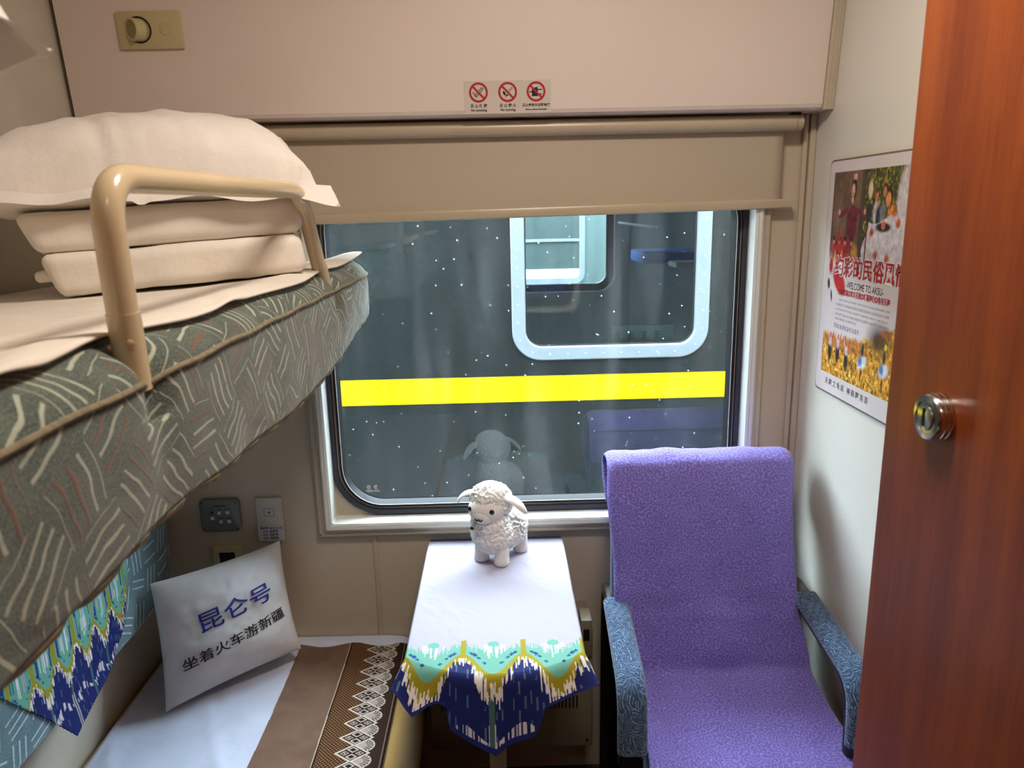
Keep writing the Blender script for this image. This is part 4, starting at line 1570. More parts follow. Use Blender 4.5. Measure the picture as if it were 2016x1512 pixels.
# cloth: s across, t along: flat top, then over the bowed edge and hanging with a pointed lobe
ns, nt_ = 330, 430
s1 = np.linspace(-1, 1, ns)
hw = 0.1865
end_s = [-1.0, -0.90, -0.78, -0.66, -0.585, -0.50, -0.46, -0.36, -0.15, 0.0, 0.12, 0.38, 0.45, 0.50, 0.72, 0.90, 1.0]
end_len = [0.062, 0.075, 0.094, 0.072, 0.066, 0.072, 0.112, 0.122, 0.138, 0.156, 0.142, 0.124, 0.095, 0.072, 0.070, 0.068, 0.064]
FLATY = 1.864
P = np.zeros((nt_, ns, 3))
D = np.zeros((nt_, ns))
flat_n = 250
for j, s in enumerate(s1):
    yf = front_y(s) + 0.004
    ln = np.interp(s, end_s, end_len)
    xh = -0.028 + hw * s
    flare = abs(s) ** 3
    # direction of the hang: the middle falls steeply, the corners stand out
    ang0, ang1 = 0.35, math.radians(76) - math.radians(46) * flare
    for i in range(nt_):
        if i < flat_n:
            t = i / (flat_n - 1)
            y = FLATY + (yf - FLATY) * t
            z = ZT + 0.0030
            side = max(0, (abs(s) - 0.955) / 0.045)
            z -= 0.010 * side ** 1.5
            wr = 0.0012 * max(0, vnoise((xh * 6 + y * 3, y * 4, 9.0), 2.5))
            P[i, j] = (xh - 0.003 * side ** 2 * math.copysign(1, s), y, z + wr * (1 - side))
            D[i, j] = 1.370 - y
        else:
            t = (i - flat_n + 1) / (nt_ - flat_n)
            l = ln * t
            a = ang0 + (ang1 - ang0) * min(1, l / 0.03)
            prev = P[i - 1, j]
            dl = ln / (nt_ - flat_n)
            fx_ = math.copysign(1, s) * 0.35 * flare
            wave = 0.004 * math.sin(s * 9.5) * t
            P[i, j] = (prev[0] + fx_ * dl, prev[1] - dl * math.cos(a), prev[2] - dl * math.sin(a))
            D[i, j] = D[i - 1, j] + dl
    P[flat_n:, j, 1] += 0.006 * np.sin(s * 10.0) * np.linspace(0, 1, nt_ - flat_n)
S = np.broadcast_to(s1[None, :] * hw, (nt_, ns))
colr = ikat(S + 0.0035, D, 0.1225, 9, stripe_at=(-0.0035,))
# plain navy hem
hem = np.zeros((nt_, ns), bool)
hem[-16:, :] = True
colr[hem] = lin_np([30, 40, 112])
o = link_mesh('tablecloth', grid_mesh('tablecloth', P, colr), MAT['pattern'])
rebase(o, (-0.028, 1.6, 0.752))
solidify(o, 0.0014, 1.0)
tag(o, 'white tablecloth with teal, mustard and navy ikat border on the wall table', 'tablecloth')

# ------------------------------------------------------------------ plush sheep
sh = thing('plush_sheep', 'white curly plush sheep with black bead eyes standing on the tablecloth', 'plush toy', (-0.016, 1.768, 0.7525), (0, 0, math.radians(-32)))


def wool_body(spheres, voxel, amp, smooth_n=6):
    bm = bmesh.new()
    for c, r in spheres:
        ball(bm, c, r, 4)
    me = bpy.data.meshes.new('wool_tmp')
    bm.to_mesh(me)
    bm.free()
    o = bpy.data.objects.new('wool_tmp', me)
    COL.objects.link(o)
    rm = o.modifiers.new('r', 'REMESH')
    rm.mode = 'VOXEL'
    rm.voxel_size = voxel
    sm = o.modifiers.new('s', 'SMOOTH')
    sm.iterations = smooth_n
    dg = bpy.context.evaluated_depsgraph_get()
    dg.update()
    m2 = bpy.data.meshes.new_from_object(o.evaluated_get(dg))
    bpy.data.objects.remove(o)
    bpy.data.meshes.remove(me)
    n_ = [v.normal.copy() for v in m2.vertices]
    for v, nn in zip(m2.vertices, n_):
        p = v.co
        d = 0.9 - 1.5 * abs(mnoise.noise(p * 88)) - 0.5 * abs(mnoise.noise(p * 190 + Vector((3, 1, 2))))
        v.co = p + nn * amp * (d - 0.25)
    return m2


hy = math.radians(7)                                              # the head turns a little further to its right


def hd(x, y, z):
    """Head-local to sheep-local."""
    q = Matrix.Rotation(hy, 3, 'Z') @ Vector((x, y, z))
    return q + Vector((0.0, -0.044, 0.160))


me = wool_body([((0, 0.016, 0.074), (0.060, 0.072, 0.056)), ((0, -0.034, 0.080), (0.054, 0.050, 0.056)), ((0, -0.046, 0.112), (0.046, 0.042, 0.044)),
                (hd(0, 0.012, 0.002), (0.054, 0.050, 0.047)), (hd(0, -0.004, 0.020), (0.045, 0.042, 0.032))], 0.0028, 0.0070, 4)
body = link_mesh('body', me, MAT['wool'], sh, local=True, label='curly white body and cap')
bm = bmesh.new()
ball(bm, hd(0, -0.018, -0.008), (0.046, 0.040, 0.036), 4, Matrix.Rotation(hy, 3, 'Z'))
ball(bm, hd(0, -0.038, -0.016), (0.028, 0.023, 0.022), 4, Matrix.Rotation(hy, 3, 'Z'))
obj('face', bm, MAT['plush_smooth'], sh, local=True, label='smooth pale face')
for sgn in (-1, 1):
    bm = bmesh.new()
    ball(bm, hd(sgn * 0.030, -0.0485, -0.001), (0.0062, 0.0042, 0.0066), 3, Matrix.Rotation(hy + sgn * 0.5, 3, 'Z'))
    obj('eye', bm, MAT['gloss_black'], sh, local=True)
bm = bmesh.new()
for sgn in (-1, 1):
    tube(bm, [hd(sgn * 0.0045 + sgn * 0.0045 * math.cos(a), -0.0612, -0.0185 + 0.0052 * math.sin(a)) for a in np.linspace(PI, 2 * PI, 9)], 0.0016, 6)
obj('mouth', bm, MAT['ink'], sh, local=True, label='black stitched mouth')
for sgn in (-1, 1):
    bm = bmesh.new()
    rings = []
    # droopy flap: root at the side of the head, tip hanging outwards
    sp = smooth_path([hd(sgn * 0.040, 0.000, 0.025), hd(sgn * 0.064, 0.003, 0.018), hd(sgn * 0.083, 0.008, 0.002), hd(sgn * 0.097, 0.013, -0.018)], 6)
    wd = [0.010, 0.013, 0.0155, 0.017, 0.018, 0.018, 0.018, 0.0182, 0.018, 0.0175, 0.017, 0.016, 0.015, 0.0135, 0.012, 0.010, 0.0075, 0.0045, 0.001]
    for i, p in enumerate(sp):
        tdir = (sp[min(i + 1, len(sp) - 1)] - sp[max(i - 1, 0)]).normalized()
        side = Matrix.Rotation(hy, 3, 'Z') @ Vector((0, -1, 0))
        side = (side - tdir * side.dot(tdir)).normalized()
        nn = tdir.cross(side)
        rings.append([p + side * wd[i] * math.cos(a) + nn * 0.0055 * (wd[i] / 0.018) ** 0.5 * math.sin(a) + nn * 0.003 * sgn * (math.cos(a) ** 2) for a in np.linspace(0, 2 * PI, 17)[:-1]])
    loft(bm, rings, (True, True))
    obj('ear', bm, MAT['plush_smooth'], sh, local=True, label='smooth drooping ear')
for lx, ly in ((-0.030, -0.038), (0.030, -0.038), (-0.031, 0.052), (0.031, 0.052)):
    bm = bmesh.new()
    lathe(bm, [(0.010, 0.0), (0.0175, 0.001), (0.0200, 0.005), (0.0195, 0.014), (0.0185, 0.026), (0.0185, 0.036), (0.0180, 0.050), (0.012, 0.058)], 'Z', (lx, ly, 0.0), 22)
    for v in bm.verts:
        v.co.y += -0.003 * (1 - v.co.z / 0.06) * (1 if ly < 0 else 0.4)
    obj('leg', bm, MAT['plush_smooth'], sh, local=True)
bm = bmesh.new()
ball(bm, (0, 0.088, 0.098), 0.014, 3)
for v in bm.verts:
    v.co += (v.co - Vector((0, 0.088, 0.098))).normalized() * 0.004 * abs(mnoise.noise(v.co * 180))
obj('tail', bm, MAT['wool'], sh, local=True)
bm = bmesh.new()
bc = Vector((-0.020, -0.0935, 0.108))
lathe(bm, [(0.0048, 0.0), (0.0048, -0.002), (0.0028, -0.003), (0.0026, -0.0015)], 'Y', bc, 18)
br_ = obj('brooch', bm, MAT['ink'], sh, local=True, label='small black and brass brooch')
bm = bmesh.new()
for a in np.linspace(-0.9, 0.9, 4):
    tube(bm, [bc + Vector((0.004, -0.001, 0)), bc + Vector((0.004 + 0.009 * math.cos(a), -0.002, 0.009 * math.sin(a)))], 0.0007, 5)
obj('brooch_rays', bm, MAT['brass'], br_, local=True)

# ------------------------------------------------------------------ heater under the table
ht = thing('wall_heater', 'cream louvred heater casing below the wall table', 'heater', (0.0, 1.82, 0.192))
obj('casing', boxbm((-0.214, 1.742, 0.192), (0.222, 1.898, 0.545), 0.006, 2), MAT['heater'], ht)
bm = bmesh.new()
for row, z in enumerate((0.318, 0.364, 0.410, 0.456)):
    for i in range(38):
        x = -0.185 + i * 0.0098
        box(bm, (x, 1.7395, z), (x + 0.0040, 1.7425, z + 0.034))
obj('grille', bm, MAT['ink'], ht, smooth=False)
obj('side_bracket', boxbm((0.190, 1.735, 0.470), (0.219, 1.80, 0.578), 0.004, 2), MAT['heater'], ht)
bm = bmesh.new()
box(bm, (0.196, 1.7335, 0.520), (0.212, 1.7352, 0.552))
obj('latch_recess', bm, MAT['ink'], ht, smooth=False)
bm = bmesh.new()
lathe(bm, [(0.004, 1.7405), (0.004, 1.7425)], 'Y', (0.207, 0, 0.213), 14)
obj('screw', bm, MAT['dark'], ht)

bn = thing('waste_bin', 'dark round bin with grey rim on the floor under the table', 'bin', (-0.118, 1.46, 0.0))
bm = bmesh.new()
lathe(bm, [(0.075, 0.0), (0.082, 0.01), (0.100, 0.25), (0.094, 0.25), (0.078, 0.02)], 'Z', (-0.118, 1.46, 0), 36)
obj('bin_body', bm, MAT['bin'], bn)
bm = bmesh.new()
ringp = [(-0.118 + 0.099 * math.cos(a), 1.46 + 0.099 * math.sin(a), 0.252) for a in np.linspace(0, 2 * PI, 49)]
tube(bm, ringp, 0.004, 8, False)
obj('bin_rim', bm, MAT['bin_rim'], bn)

# ------------------------------------------------------------------ armchair
ch = thing('armchair', 'dark wooden armchair with blue padded arms beside the wall table', 'armchair', (0.50, 1.50, 0.0))
skew = lambda y: -0.055 * (1.75 - y)


def arm_loop(xc, half, path, prof):
    """Sweep a profile (a across, b along the path normal) along a path in the YZ plane."""
    bm = bmesh.new()
    loops = []
    P_ = [Vector(p) for p in path]
    for i, p in enumerate(P_):
        t = (P_[min(i + 1, len(P_) - 1)] - P_[max(i - 1, 0)]).normalized()
        nrm = Vector((0, -t.z, t.y))
        loops.append([Vector((xc + skew(p.y) + a, 0, 0)) + Vector((0, p.y, p.z)) + nrm * b for a, b in prof])
    loft(bm, loops, (True, True))
    return bm


def rprof(w, h, r, k=4):
    pts = []
    for cx, cy, a0 in ((w / 2 - r, -h / 2 + r, -90), (w / 2 - r, h / 2 - r, 0), (-w / 2 + r, h / 2 - r, 90), (-w / 2 + r, -h / 2 + r, 180)):
        for i in range(k + 1):
            a = math.radians(a0 + 90 * i / k)
            pts.append((cx + r * math.cos(a), cy + r * math.sin(a)))
    return pts


for xc in (0.272, 0.7415):
    pth = fillet([(0, 1.800, 0.02), (0, 1.790, 0.664), (0, 1.338, 0.656), (0, 1.318, 0.52), (0, 1.36, 0.02)], 0.065, 12)
    arm = obj('arm_frame', arm_loop(xc, 0, pth, rprof(0.050, 0.026, 0.008)), MAT['black_wood'], ch)
    pth = fillet([(0, 1.655, 0.6735), (0, 1.312, 0.668), (0, 1.303, 0.535)], 0.065, 12)
    sm_ = smooth_path(pth, 1)
    P_ = [Vector(p) for p in pth]
    prof_ = rprof(0.062, 0.030, 0.0145, 6)
    L = []
    arcl, acc = [], 0.0
    for i, p in enumerate(P_):
        if i:
            acc += (P_[i] - P_[i - 1]).length
        arcl.append(acc)
        t_ = (P_[min(i + 1, len(P_) - 1)] - P_[max(i - 1, 0)]).normalized()
        nrm = Vector((0, -t_.z, t_.y)) * -1
        if nrm.z < 0 and i < 3:
            nrm = -nrm
        L.append([Vector((xc + skew(p.y) + a, 0, 0)) + Vector((0, p.y, p.z)) + Vector((0, -t_.z, t_.y)) * b for a, b in prof_])
    # resample lengthwise for an even texture grid
    arr = np.array([[tuple(q) for q in lp + [lp[0]]] for lp in L])
    pl_ = [0.0]
    for a_, b_ in zip(prof_, prof_[1:] + prof_[:1]):
        pl_.append(pl_[-1] + math.dist(a_, b_))
    UVp = np.stack([np.broadcast_to(np.array(arcl)[:, None], arr.shape[:2]), np.broadcast_to(np.array(pl_)[None, :], arr.shape[:2])], -1)
    link_mesh('arm_pad', grid_mesh('arm_pad', arr, uvs=UVp), MAT['arm_cover'], ch, label='blue leaf-patterned arm pad')
    for k_ in (0, -1):
        bm = bmesh.new()
        bm.faces.new([bm.verts.new(q) for q in L[k_]])
        obj('pad_end', bm, MAT['arm_cover'], arm, smooth=False)
# seat cushion and backrest
bm = bmesh.new()
sb = soft_box(0.400, 0.46, 0.090, 0.028, 6, 0.002, 14)
place_bm(sb, Matrix.Translation((0.505 + skew(1.45), 1.445, 0.395)) @ Matrix.Rotation(math.radians(4), 4, 'X'))
obj('seat', sb, MAT['navy_upholstery'], ch)
bm.free()
sb = soft_box(0.440, 0.56, 0.068, 0.026, 8, 0.002, 14)
ang = math.atan2(1.030 - 0.47, 1.760 - 1.625)
# local y runs up the back, local z forwards
upv = Vector((0, 1.752 - 1.630, 1.030 - 0.47)).normalized()
fwd = Vector((1, 0, 0)).cross(upv)
Mb = basis((0.483, 1.712, 0.735), (1, 0, 0), upv, fwd)
place_bm(sb, Mb @ Matrix.Translation((0, 0, -0.034)))
obj('backrest', sb, MAT['navy_upholstery'], ch)
obj('seat_rail', boxbm((0.285, 1.30, 0.33), (0.715, 1.72, 0.392), 0.006, 2), MAT['black_wood'], ch)

# lilac cover: over the top of the back, down its front and across the seat
pathc = smooth_path([(0, 1.800, 0.88), (0, 1.812, 0.98), (0, 1.800, 1.012), (0, 1.765, 1.024), (0, 1.728, 1.018), (0, 1.704, 0.995), (0, 1.680, 0.92), (0, 1.652, 0.78), (0, 1.620, 0.64), (0, 1.600, 0.560),
                     (0, 1.588, 0.524), (0, 1.562, 0.511), (0, 1.50, 0.505), (0, 1.40, 0.497), (0, 1.29, 0.494), (0, 1.225, 0.482), (0, 1.195, 0.45), (0, 1.185, 0.40)], 14)
pl_ = np.concatenate([[0], np.cumsum([(b - a).length for a, b in zip(pathc, pathc[1:])])])
nx = 90
P = np.zeros((len(pathc), nx, 3))
for i, p in enumerate(pathc):
    f_ = pl_[i] / pl_[-1]
    lft = np.interp(pl_[i], [0, 0.17, 0.30, 0.55, 0.70, 0.80, 1.0, 1.2], [0.262, 0.250, 0.251, 0.262, 0.298, 0.300, 0.284, 0.272])
    rgt = np.interp(pl_[i], [0, 0.17, 0.24, 0.45, 0.62, 0.70, 0.80, 1.0, 1.2], [0.712, 0.714, 0.708, 0.702, 0.716, 0.724, 0.732, 0.730, 0.716])
    t_ = (pathc[min(i + 1, len(pathc) - 1)] - pathc[max(i - 1, 0)]).normalized()
    nr = Vector((0, t_.z, -t_.y))
    if nr.z < 0:
        nr = -nr
    nr = Vector((0, -abs(nr.y), abs(nr.z))) if pl_[i] > 0.2 else nr
    for j in range(nx):
        t = j / (nx - 1)
        x = lft + (rgt - lft) * t + 0.003 * math.sin(pl_[i] * 24 + t * 3) * (2 * t - 1)
        d = 0.004 + 0.0045 * vnoise((x * 5, pl_[i] * 4, 3.3), 2.0)
        low_ = math.exp(-((pl_[i] - 0.68) / 0.07) ** 2)
        d += low_ * (0.006 * math.sin(x * 26 + 1.0) + 0.004)
        d -= 0.0022 * math.exp(-((t - 0.47) / 0.012) ** 2) * math.exp(-((pl_[i] - 0.33) / 0.09) ** 2)
        d += 0.0022 * max(0, math.sin(pl_[i] * 85 + 2.0 * vnoise((x * 5, pl_[i] * 3, 7), 2))) ** 3 * math.exp(-((pl_[i] - 0.58) / 0.09) ** 2)
        edge = abs(2 * t - 1)
        d -= 0.010 * max(0, (edge - 0.9) / 0.1) ** 2 * (1 if pl_[i] < 0.62 else 0.3)
        P[i, j] = Vector((x, p.y, p.z)) + nr * d
UV = np.stack([np.linspace(0, 0.45, nx)[None, :].repeat(len(pathc), 0), np.broadcast_to(pl_[:, None], P.shape[:2])], -1)
o = link_mesh('chair_cover', grid_mesh('chair_cover', P, uvs=UV), MAT['lilac'])
rebase(o, (0.49, 1.5, 0.6))
solidify(o, 0.002, 0.0)
tag(o, 'lilac swirl-patterned cloth draped over the armchair back and seat', 'chair cover')

# ------------------------------------------------------------------ poster on the right wall
po = thing('poster', 'framed metal travel poster with dancers on the right wall', 'poster', (XR, 1.575, 1.448))
PY0, PZ1, PWD, PHT = 1.776, 1.717, 0.405, 0.537
XP = XR - 0.006
bm = bmesh.new()


def yz_rr(y0, y1, z0, z1, r, x, k=6):
    return [(x, p[0], p[2]) for p in rr(y0, y1, z0, z1, r, 0, k)]


y_a, y_b, z_a, z_b = PY0 - PWD, PY0, PZ1 - PHT, PZ1
loft(bm, [yz_rr(y_a, y_b, z_a, z_b, 0.014, XR), yz_rr(y_a, y_b, z_a, z_b, 0.014, XP), yz_rr(y_a + 0.0015, y_b - 0.0015, z_a + 0.0015, z_b - 0.0015, 0.013, XP - 0.0006)], (False, True))
obj('backing', bm, plain('grey_poster_edge', (120, 106, 100), 0.4), po)
nu, nv = 270, 360
Uq, Vq = np.meshgrid(np.linspace(0, 1, nu), np.linspace(0, 1, nv))
C = np.zeros((nv, nu, 3))
C[:] = lin_np([224, 214, 214]) * np.ones((nv, nu, 1))
C *= (1 + 0.05 * np_noise(Uq * 5, Vq * 7, 2)[..., None])


def pm(mask_, rgb, a=1.0, var=0.0, vs=30, seed=1):
    m_ = np.clip(mask_ * a, 0, 1)[..., None]
    c = lin_np(rgb) * np.ones_like(C)
    if var:
        c = c * (1 + var * np_noise(Uq * vs + seed, Vq * vs * 1.33 + seed, seed)[..., None])
    C[:] = C * (1 - m_) + np.clip(c, 0, 1) * m_


def el(cu_, cv_, ru, rv, soft=0.15, rot=0.0):
    soft = soft * 1.5 + 0.12
    a, b = Uq - cu_, (Vq - cv_)
    if rot:
        a, b = a * math.cos(rot) - b * math.sin(rot), a * math.sin(rot) + b * math.cos(rot)
    d = np.hypot(a / ru, b / rv)
    return np.clip((1 - d) / soft, 0, 1)


def rc(u0, u1, v0, v1):
    return ((Uq > u0) & (Uq < u1) & (Vq > v0) & (Vq < v1)) * 1.0


# upper photograph
fade = np.clip((0.43 + 0.015 * np_noise(Uq * 20, Vq * 3, 4) - Vq) / 0.05, 0, 1)
pm(rc(0.063, 0.445, 0.045, 0.46) * fade, [112, 88, 72], 1, 0.35, 14, 3)
pm(el(0.17, 0.26, 0.10, 0.08, 0.8) , [150, 140, 132], 0.7)
pm(rc(0.40, 0.445, 0.045, 0.40), [66, 58, 50], 0.9, 0.3, 20, 5)
pm(rc(0.445, 0.96, 0.045, 0.46) * fade, [70, 78, 40], 1, 0.9, 55, 6)
pm(rc(0.445, 0.96, 0.045, 0.30) * (np_noise(Uq * 60, Vq * 80, 9) > 0.35), [176, 150, 50], 0.7)
pm(rc(0.445, 0.96, 0.045, 0.30) * (np_noise(Uq * 50 + 4, Vq * 70, 12) > 0.5), [30, 36, 22], 0.8)
# dancer in maroon
pm(el(0.315, 0.255, 0.075, 0.085, 0.1), [112, 26, 52], 1, 0.25, 40, 7)
pm(el(0.30, 0.32, 0.06, 0.06, 0.2), [96, 22, 46], 1)
pm(el(0.205, 0.215, 0.075, 0.017, 0.2, 0.30), [120, 28, 54])
pm(el(0.415, 0.215, 0.075, 0.017, 0.2, -0.25), [120, 28, 54])
pm(el(0.155, 0.212, 0.02, 0.016, 0.3), [226, 176, 160])
pm(el(0.455, 0.210, 0.02, 0.014, 0.3), [214, 160, 140])
pm(el(0.312, 0.118, 0.036, 0.046, 0.1), [34, 24, 26])
pm(el(0.305, 0.124, 0.025, 0.031, 0.15), [226, 170, 150])
pm(el(0.303, 0.138, 0.010, 0.005, 0.3), [190, 60, 70])
pm(el(0.305, 0.165, 0.018, 0.020, 0.2), [206, 150, 130])
pm(rc(0.298, 0.342, 0.060, 0.082), [226, 150, 160])
pm(el(0.41, 0.26, 0.03, 0.06, 0.6), [60, 54, 50], 0.8)
# musicians and the dress
pm(el(0.50, 0.125, 0.030, 0.045, 0.2), [214, 196, 150])
for cu_, cv_, rgb in ((0.50, 0.215, [52, 40, 50]), (0.57, 0.215, [196, 190, 196]), (0.60, 0.23, [52, 50, 60]), (0.64, 0.22, [120, 128, 126])):
    pm(el(cu_, cv_, 0.035, 0.055, 0.2), rgb, 1, 0.3, 40, 11)
for cu_, cv_ in ((0.572, 0.152), (0.648, 0.135), (0.83, 0.13)):
    pm(el(cu_, cv_ - 0.010, 0.026, 0.026, 0.2), [60, 30, 24])
    pm(el(cu_, cv_, 0.021, 0.022, 0.2), [206, 120, 90])
pm(el(0.735, 0.23, 0.060, 0.055, 0.2), [220, 140, 60], 1, 0.5, 40, 13)
pm(el(0.70, 0.155, 0.036, 0.040, 0.15), [46, 30, 26])
pm(el(0.690, 0.165, 0.030, 0.032, 0.15), [236, 150, 96])
dress = ((Uq > 0.475 + 0.03 * np.sin(Vq * 30)) & (Vq > 0.236 + 0.02 * np.sin(Uq * 14) ) & (Vq < 0.44) & (Uq < 0.90)) * 1.0
pm(dress, [214, 208, 214], 1, 0.08, 10, 15)
pm(el(0.86, 0.17, 0.10, 0.15, 0.1), [216, 208, 210], 1, 0.06, 10, 15)
pm(el(0.66, 0.268, 0.090, 0.022, 0.15), [44, 36, 44])
pm(el(0.660, 0.260, 0.025, 0.022, 0.2), [216, 120, 70])
for cu_, cv_ in ((0.545, 0.29), (0.60, 0.375), (0.72, 0.385), (0.80, 0.25), (0.76, 0.21)):
    pm(el(cu_, cv_, 0.030, 0.024, 0.3), [196, 96, 40], 1, 0.6, 70, 17)
pm(((np.abs(Uq - 0.490) < 0.008) & (Vq > 0.27) & (Vq < 0.42)) * 1.0, [120, 70, 60])
# group in red
pm(el(0.20, 0.365, 0.15, 0.075, 0.25), [168, 30, 44], 1, 0.5, 40, 19)
for cu_ in (0.11, 0.18, 0.25, 0.33):
    pm(el(cu_, 0.335, 0.018, 0.018, 0.2), [206, 130, 106])
    pm(el(cu_, 0.322, 0.020, 0.013, 0.2), [46, 24, 26])
pm(el(0.17, 0.30, 0.015, 0.06, 0.3, 0.2), [190, 36, 44])
pm(el(0.37, 0.375, 0.05, 0.045, 0.3), [206, 156, 50], 0.9, 0.3, 30, 21)
pm(el(0.37, 0.405, 0.05, 0.03, 0.3), [206, 80, 96], 0.8)
for cu_ in (0.14, 0.22):
    pm(el(cu_, 0.40, 0.016, 0.035, 0.3), [214, 160, 50])
pm(rc(0.04, 0.97, 0.425, 0.50) * np.clip((Vq - 0.425) / 0.03, 0, 1), [220, 210, 208], 0.9)
# red skirted figure
pm(el(0.215, 0.500, 0.105, 0.052, 0.1, -0.5), [186, 22, 36], 1, 0.2, 20, 23)
pm(el(0.10, 0.44, 0.030, 0.045, 0.2), [170, 24, 36])
pm(el(0.085, 0.52, 0.020, 0.030, 0.2, 0.3), [40, 24, 28])
pm(el(0.13, 0.57, 0.012, 0.034, 0.2, 0.35), [40, 24, 28])
# lower photograph
top_ = 0.735 - 0.10 * np.clip((Uq - 0.55) / 0.35, 0, 1) - 0.02 * np.clip((Uq - 0.3) / 0.2, 0, 1) + 0.012 * np_noise(Uq * 18, Vq * 2, 31)
lowm = np.clip((Vq - top_) / 0.02, 0, 1) * rc(0.063, 0.96, 0.5, 0.916)
pm(lowm, [206, 144, 46], 1, 0.55, 45, 33)
pm(lowm * (np_noise(Uq * 55, Vq * 60, 35) > 0.4), [246, 214, 110], 0.8)
pm(lowm * (np_noise(Uq * 48 + 9, Vq * 52, 37) > 0.5), [96, 66, 30], 0.8)
pm(lowm * rc(0.063, 0.60, 0.7, 0.79) , [176, 96, 56], 0.6, 0.5, 40, 39)
pm(el(0.72, 0.70, 0.16, 0.085, 0.4) , [74, 50, 42], 0.95, 0.4, 30, 41)
pm(el(0.78, 0.665, 0.08, 0.020, 0.4), [170, 80, 50], 0.8, 0.4, 40, 43)
for cu_, cv_ in ((0.165, 0.80), (0.265, 0.80), (0.375, 0.815)):
    pm(el(cu_, cv_ + 0.01, 0.032, 0.060, 0.25), [36, 30, 36])
    pm(el(cu_, cv_ - 0.03, 0.028, 0.028, 0.3), [214, 190, 190], 1, 0.3, 60, 45)
    pm(el(cu_, cv_ - 0.062, 0.014, 0.015, 0.2), [196, 120, 96])
    pm(el(cu_ - 0.03, cv_ - 0.06, 0.008, 0.030, 0.3, 0.3), [220, 180, 170])
    pm(el(cu_ + 0.028, cv_ - 0.06, 0.008, 0.030, 0.3, -0.3), [196, 40, 60])
for cu_, cv_ in ((0.56, 0.80), (0.79, 0.80)):
    pm(el(cu_, cv_ + 0.01, 0.062, 0.032, 0.2, 0.3), [220, 226, 236])
    pm(el(cu_ - 0.02, cv_ + 0.005, 0.030, 0.030, 0.3), [90, 130, 180])
    pm(el(cu_, cv_ - 0.045, 0.018, 0.034, 0.2), [50, 54, 66])
    pm(el(cu_ - 0.005, cv_ + 0.060, 0.012, 0.035, 0.3), [100, 50, 50])
    pm(el(cu_ + 0.005, cv_ - 0.085, 0.018, 0.016, 0.2), [230, 206, 60])
photo_ = (rc(0.063, 0.96, 0.045, 0.43) + rc(0.063, 0.96, 0.74, 0.916))[..., None]
grain = (0.22 * np_noise(Uq * 42 + 3, Vq * 50 + 8, 51, 3) + 0.13 * np_noise(Uq * 110, Vq * 130, 53, 2))[..., None]
C[:] = C * (1 + photo_ * grain)
# rows of fine print, too small to read
for ln in range(5):
    v0 = 0.580 + ln * 0.0205
    ua, ub_ = (0.235 if ln == 0 else 0.20), (0.80 if ln < 4 else 0.46)
    mk = (np.abs(Vq - v0) < 0.0048) & (Uq > ua) & (Uq < ub_) & (np.mod(Uq / 0.0155 + ln * 0.3, 1) < 0.72) & (rng.uniform(0, 1, Uq.shape) > 0.25)
    pm(mk * 1.0, [110, 104, 112], 0.75)
pm(((np.abs(Vq - 0.694) < 0.009) & (Uq > 0.19) & (Uq < 0.50) & (np.mod(Uq / 0.030, 1) < 0.75) & (rng.uniform(0, 1, Uq.shape) > 0.3)) * 1.0, [84, 80, 92], 0.8)
pts = np.stack([np.full_like(Uq, XP - 0.0012), PY0 - 0.004 - Uq * (PWD - 0.008), PZ1 - 0.004 - Vq * (PHT - 0.008)], -1)
rad = 0.011
keepv = np.ones_like(Uq, bool)
yl, zl = Uq * (PWD - 0.008), Vq * (PHT - 0.008)
dy_ = np.maximum(rad - yl, yl - (PWD - 0.008 - rad))
dz_ = np.maximum(rad - zl, zl - (PHT - 0.008 - rad))
keepv = ~((dy_ > 0) & (dz_ > 0) & (np.hypot(dy_, dz_) > rad))
kf = keepv[1:, 1:] & keepv[:-1, :-1] & keepv[1:, :-1] & keepv[:-1, 1:]
art = link_mesh('poster_print', grid_mesh('poster_print', pts, C, mask=kf), MAT['poster'], po)
PM = lambda u_, v_: basis((XP - 0.0018, PY0 - 0.004 - u_ * (PWD - 0.008), PZ1 - 0.004 - v_ * (PHT - 0.008)), (0, -1, 0), (0, 0, 1), (-1, 0, 0))
t = text_bm('绚彩的民俗风情', 0.047, 'LEFT', xs=0.94, bold=0.0009)
place_bm(t, Matrix.Translation((0, 0, 0)))
tb_ = text_bm('绚彩的民俗风情', 0.047, 'LEFT', xs=0.94, bold=0.0028)
obj('lettering', place_bm(tb_, PM(0.155, 0.444)), MAT['white_ink'], art, smooth=False, label='white outline of the title')
red = place_bm(t, PM(0.155, 0.444) @ Matrix.Translation((0, 0, 0.0004)))
zc_ = PZ1 - 0.004 - 0.452 * (PHT - 0.008)
blk = red.copy()
bmesh.ops.bisect_plane(red, geom=red.verts[:] + red.edges[:] + red.faces[:], plane_co=(0, 0, zc_), plane_no=(0, 0.15, 1), clear_inner=True)
bmesh.ops.bisect_plane(blk, geom=blk.verts[:] + blk.edges[:] + blk.faces[:], plane_co=(0, 0, zc_), plane_no=(0, 0.15, 1), clear_outer=True)
obj('lettering', red, MAT['red_ink'], art, smooth=False, label='red upper half of the title')
obj('lettering', blk, MAT['ink'], art, smooth=False, label='black lower half of the title')
t = text_bm('-WELCOME TO AKSU-', 0.0215, 'LEFT', xs=0.78)
obj('lettering', place_bm(t, PM(0.305, 0.512)), MAT['ink'], art, smooth=False, label='black English line')
t = text_bm('刀郎部落◎库车民歌◎新疆舞蹈◎龟兹乐舞', 0.0155, 'LEFT', xs=0.80, bold=0.0003)
obj('lettering', place_bm(t, PM(0.215, 0.547)), MAT['red_ink'], art, smooth=False, label='small red Chinese line')
t = text_bm('天 籁 之 龟 兹   神 奇 阿 克 苏', 0.0165, 'LEFT', xs=0.98, bold=0.0002)
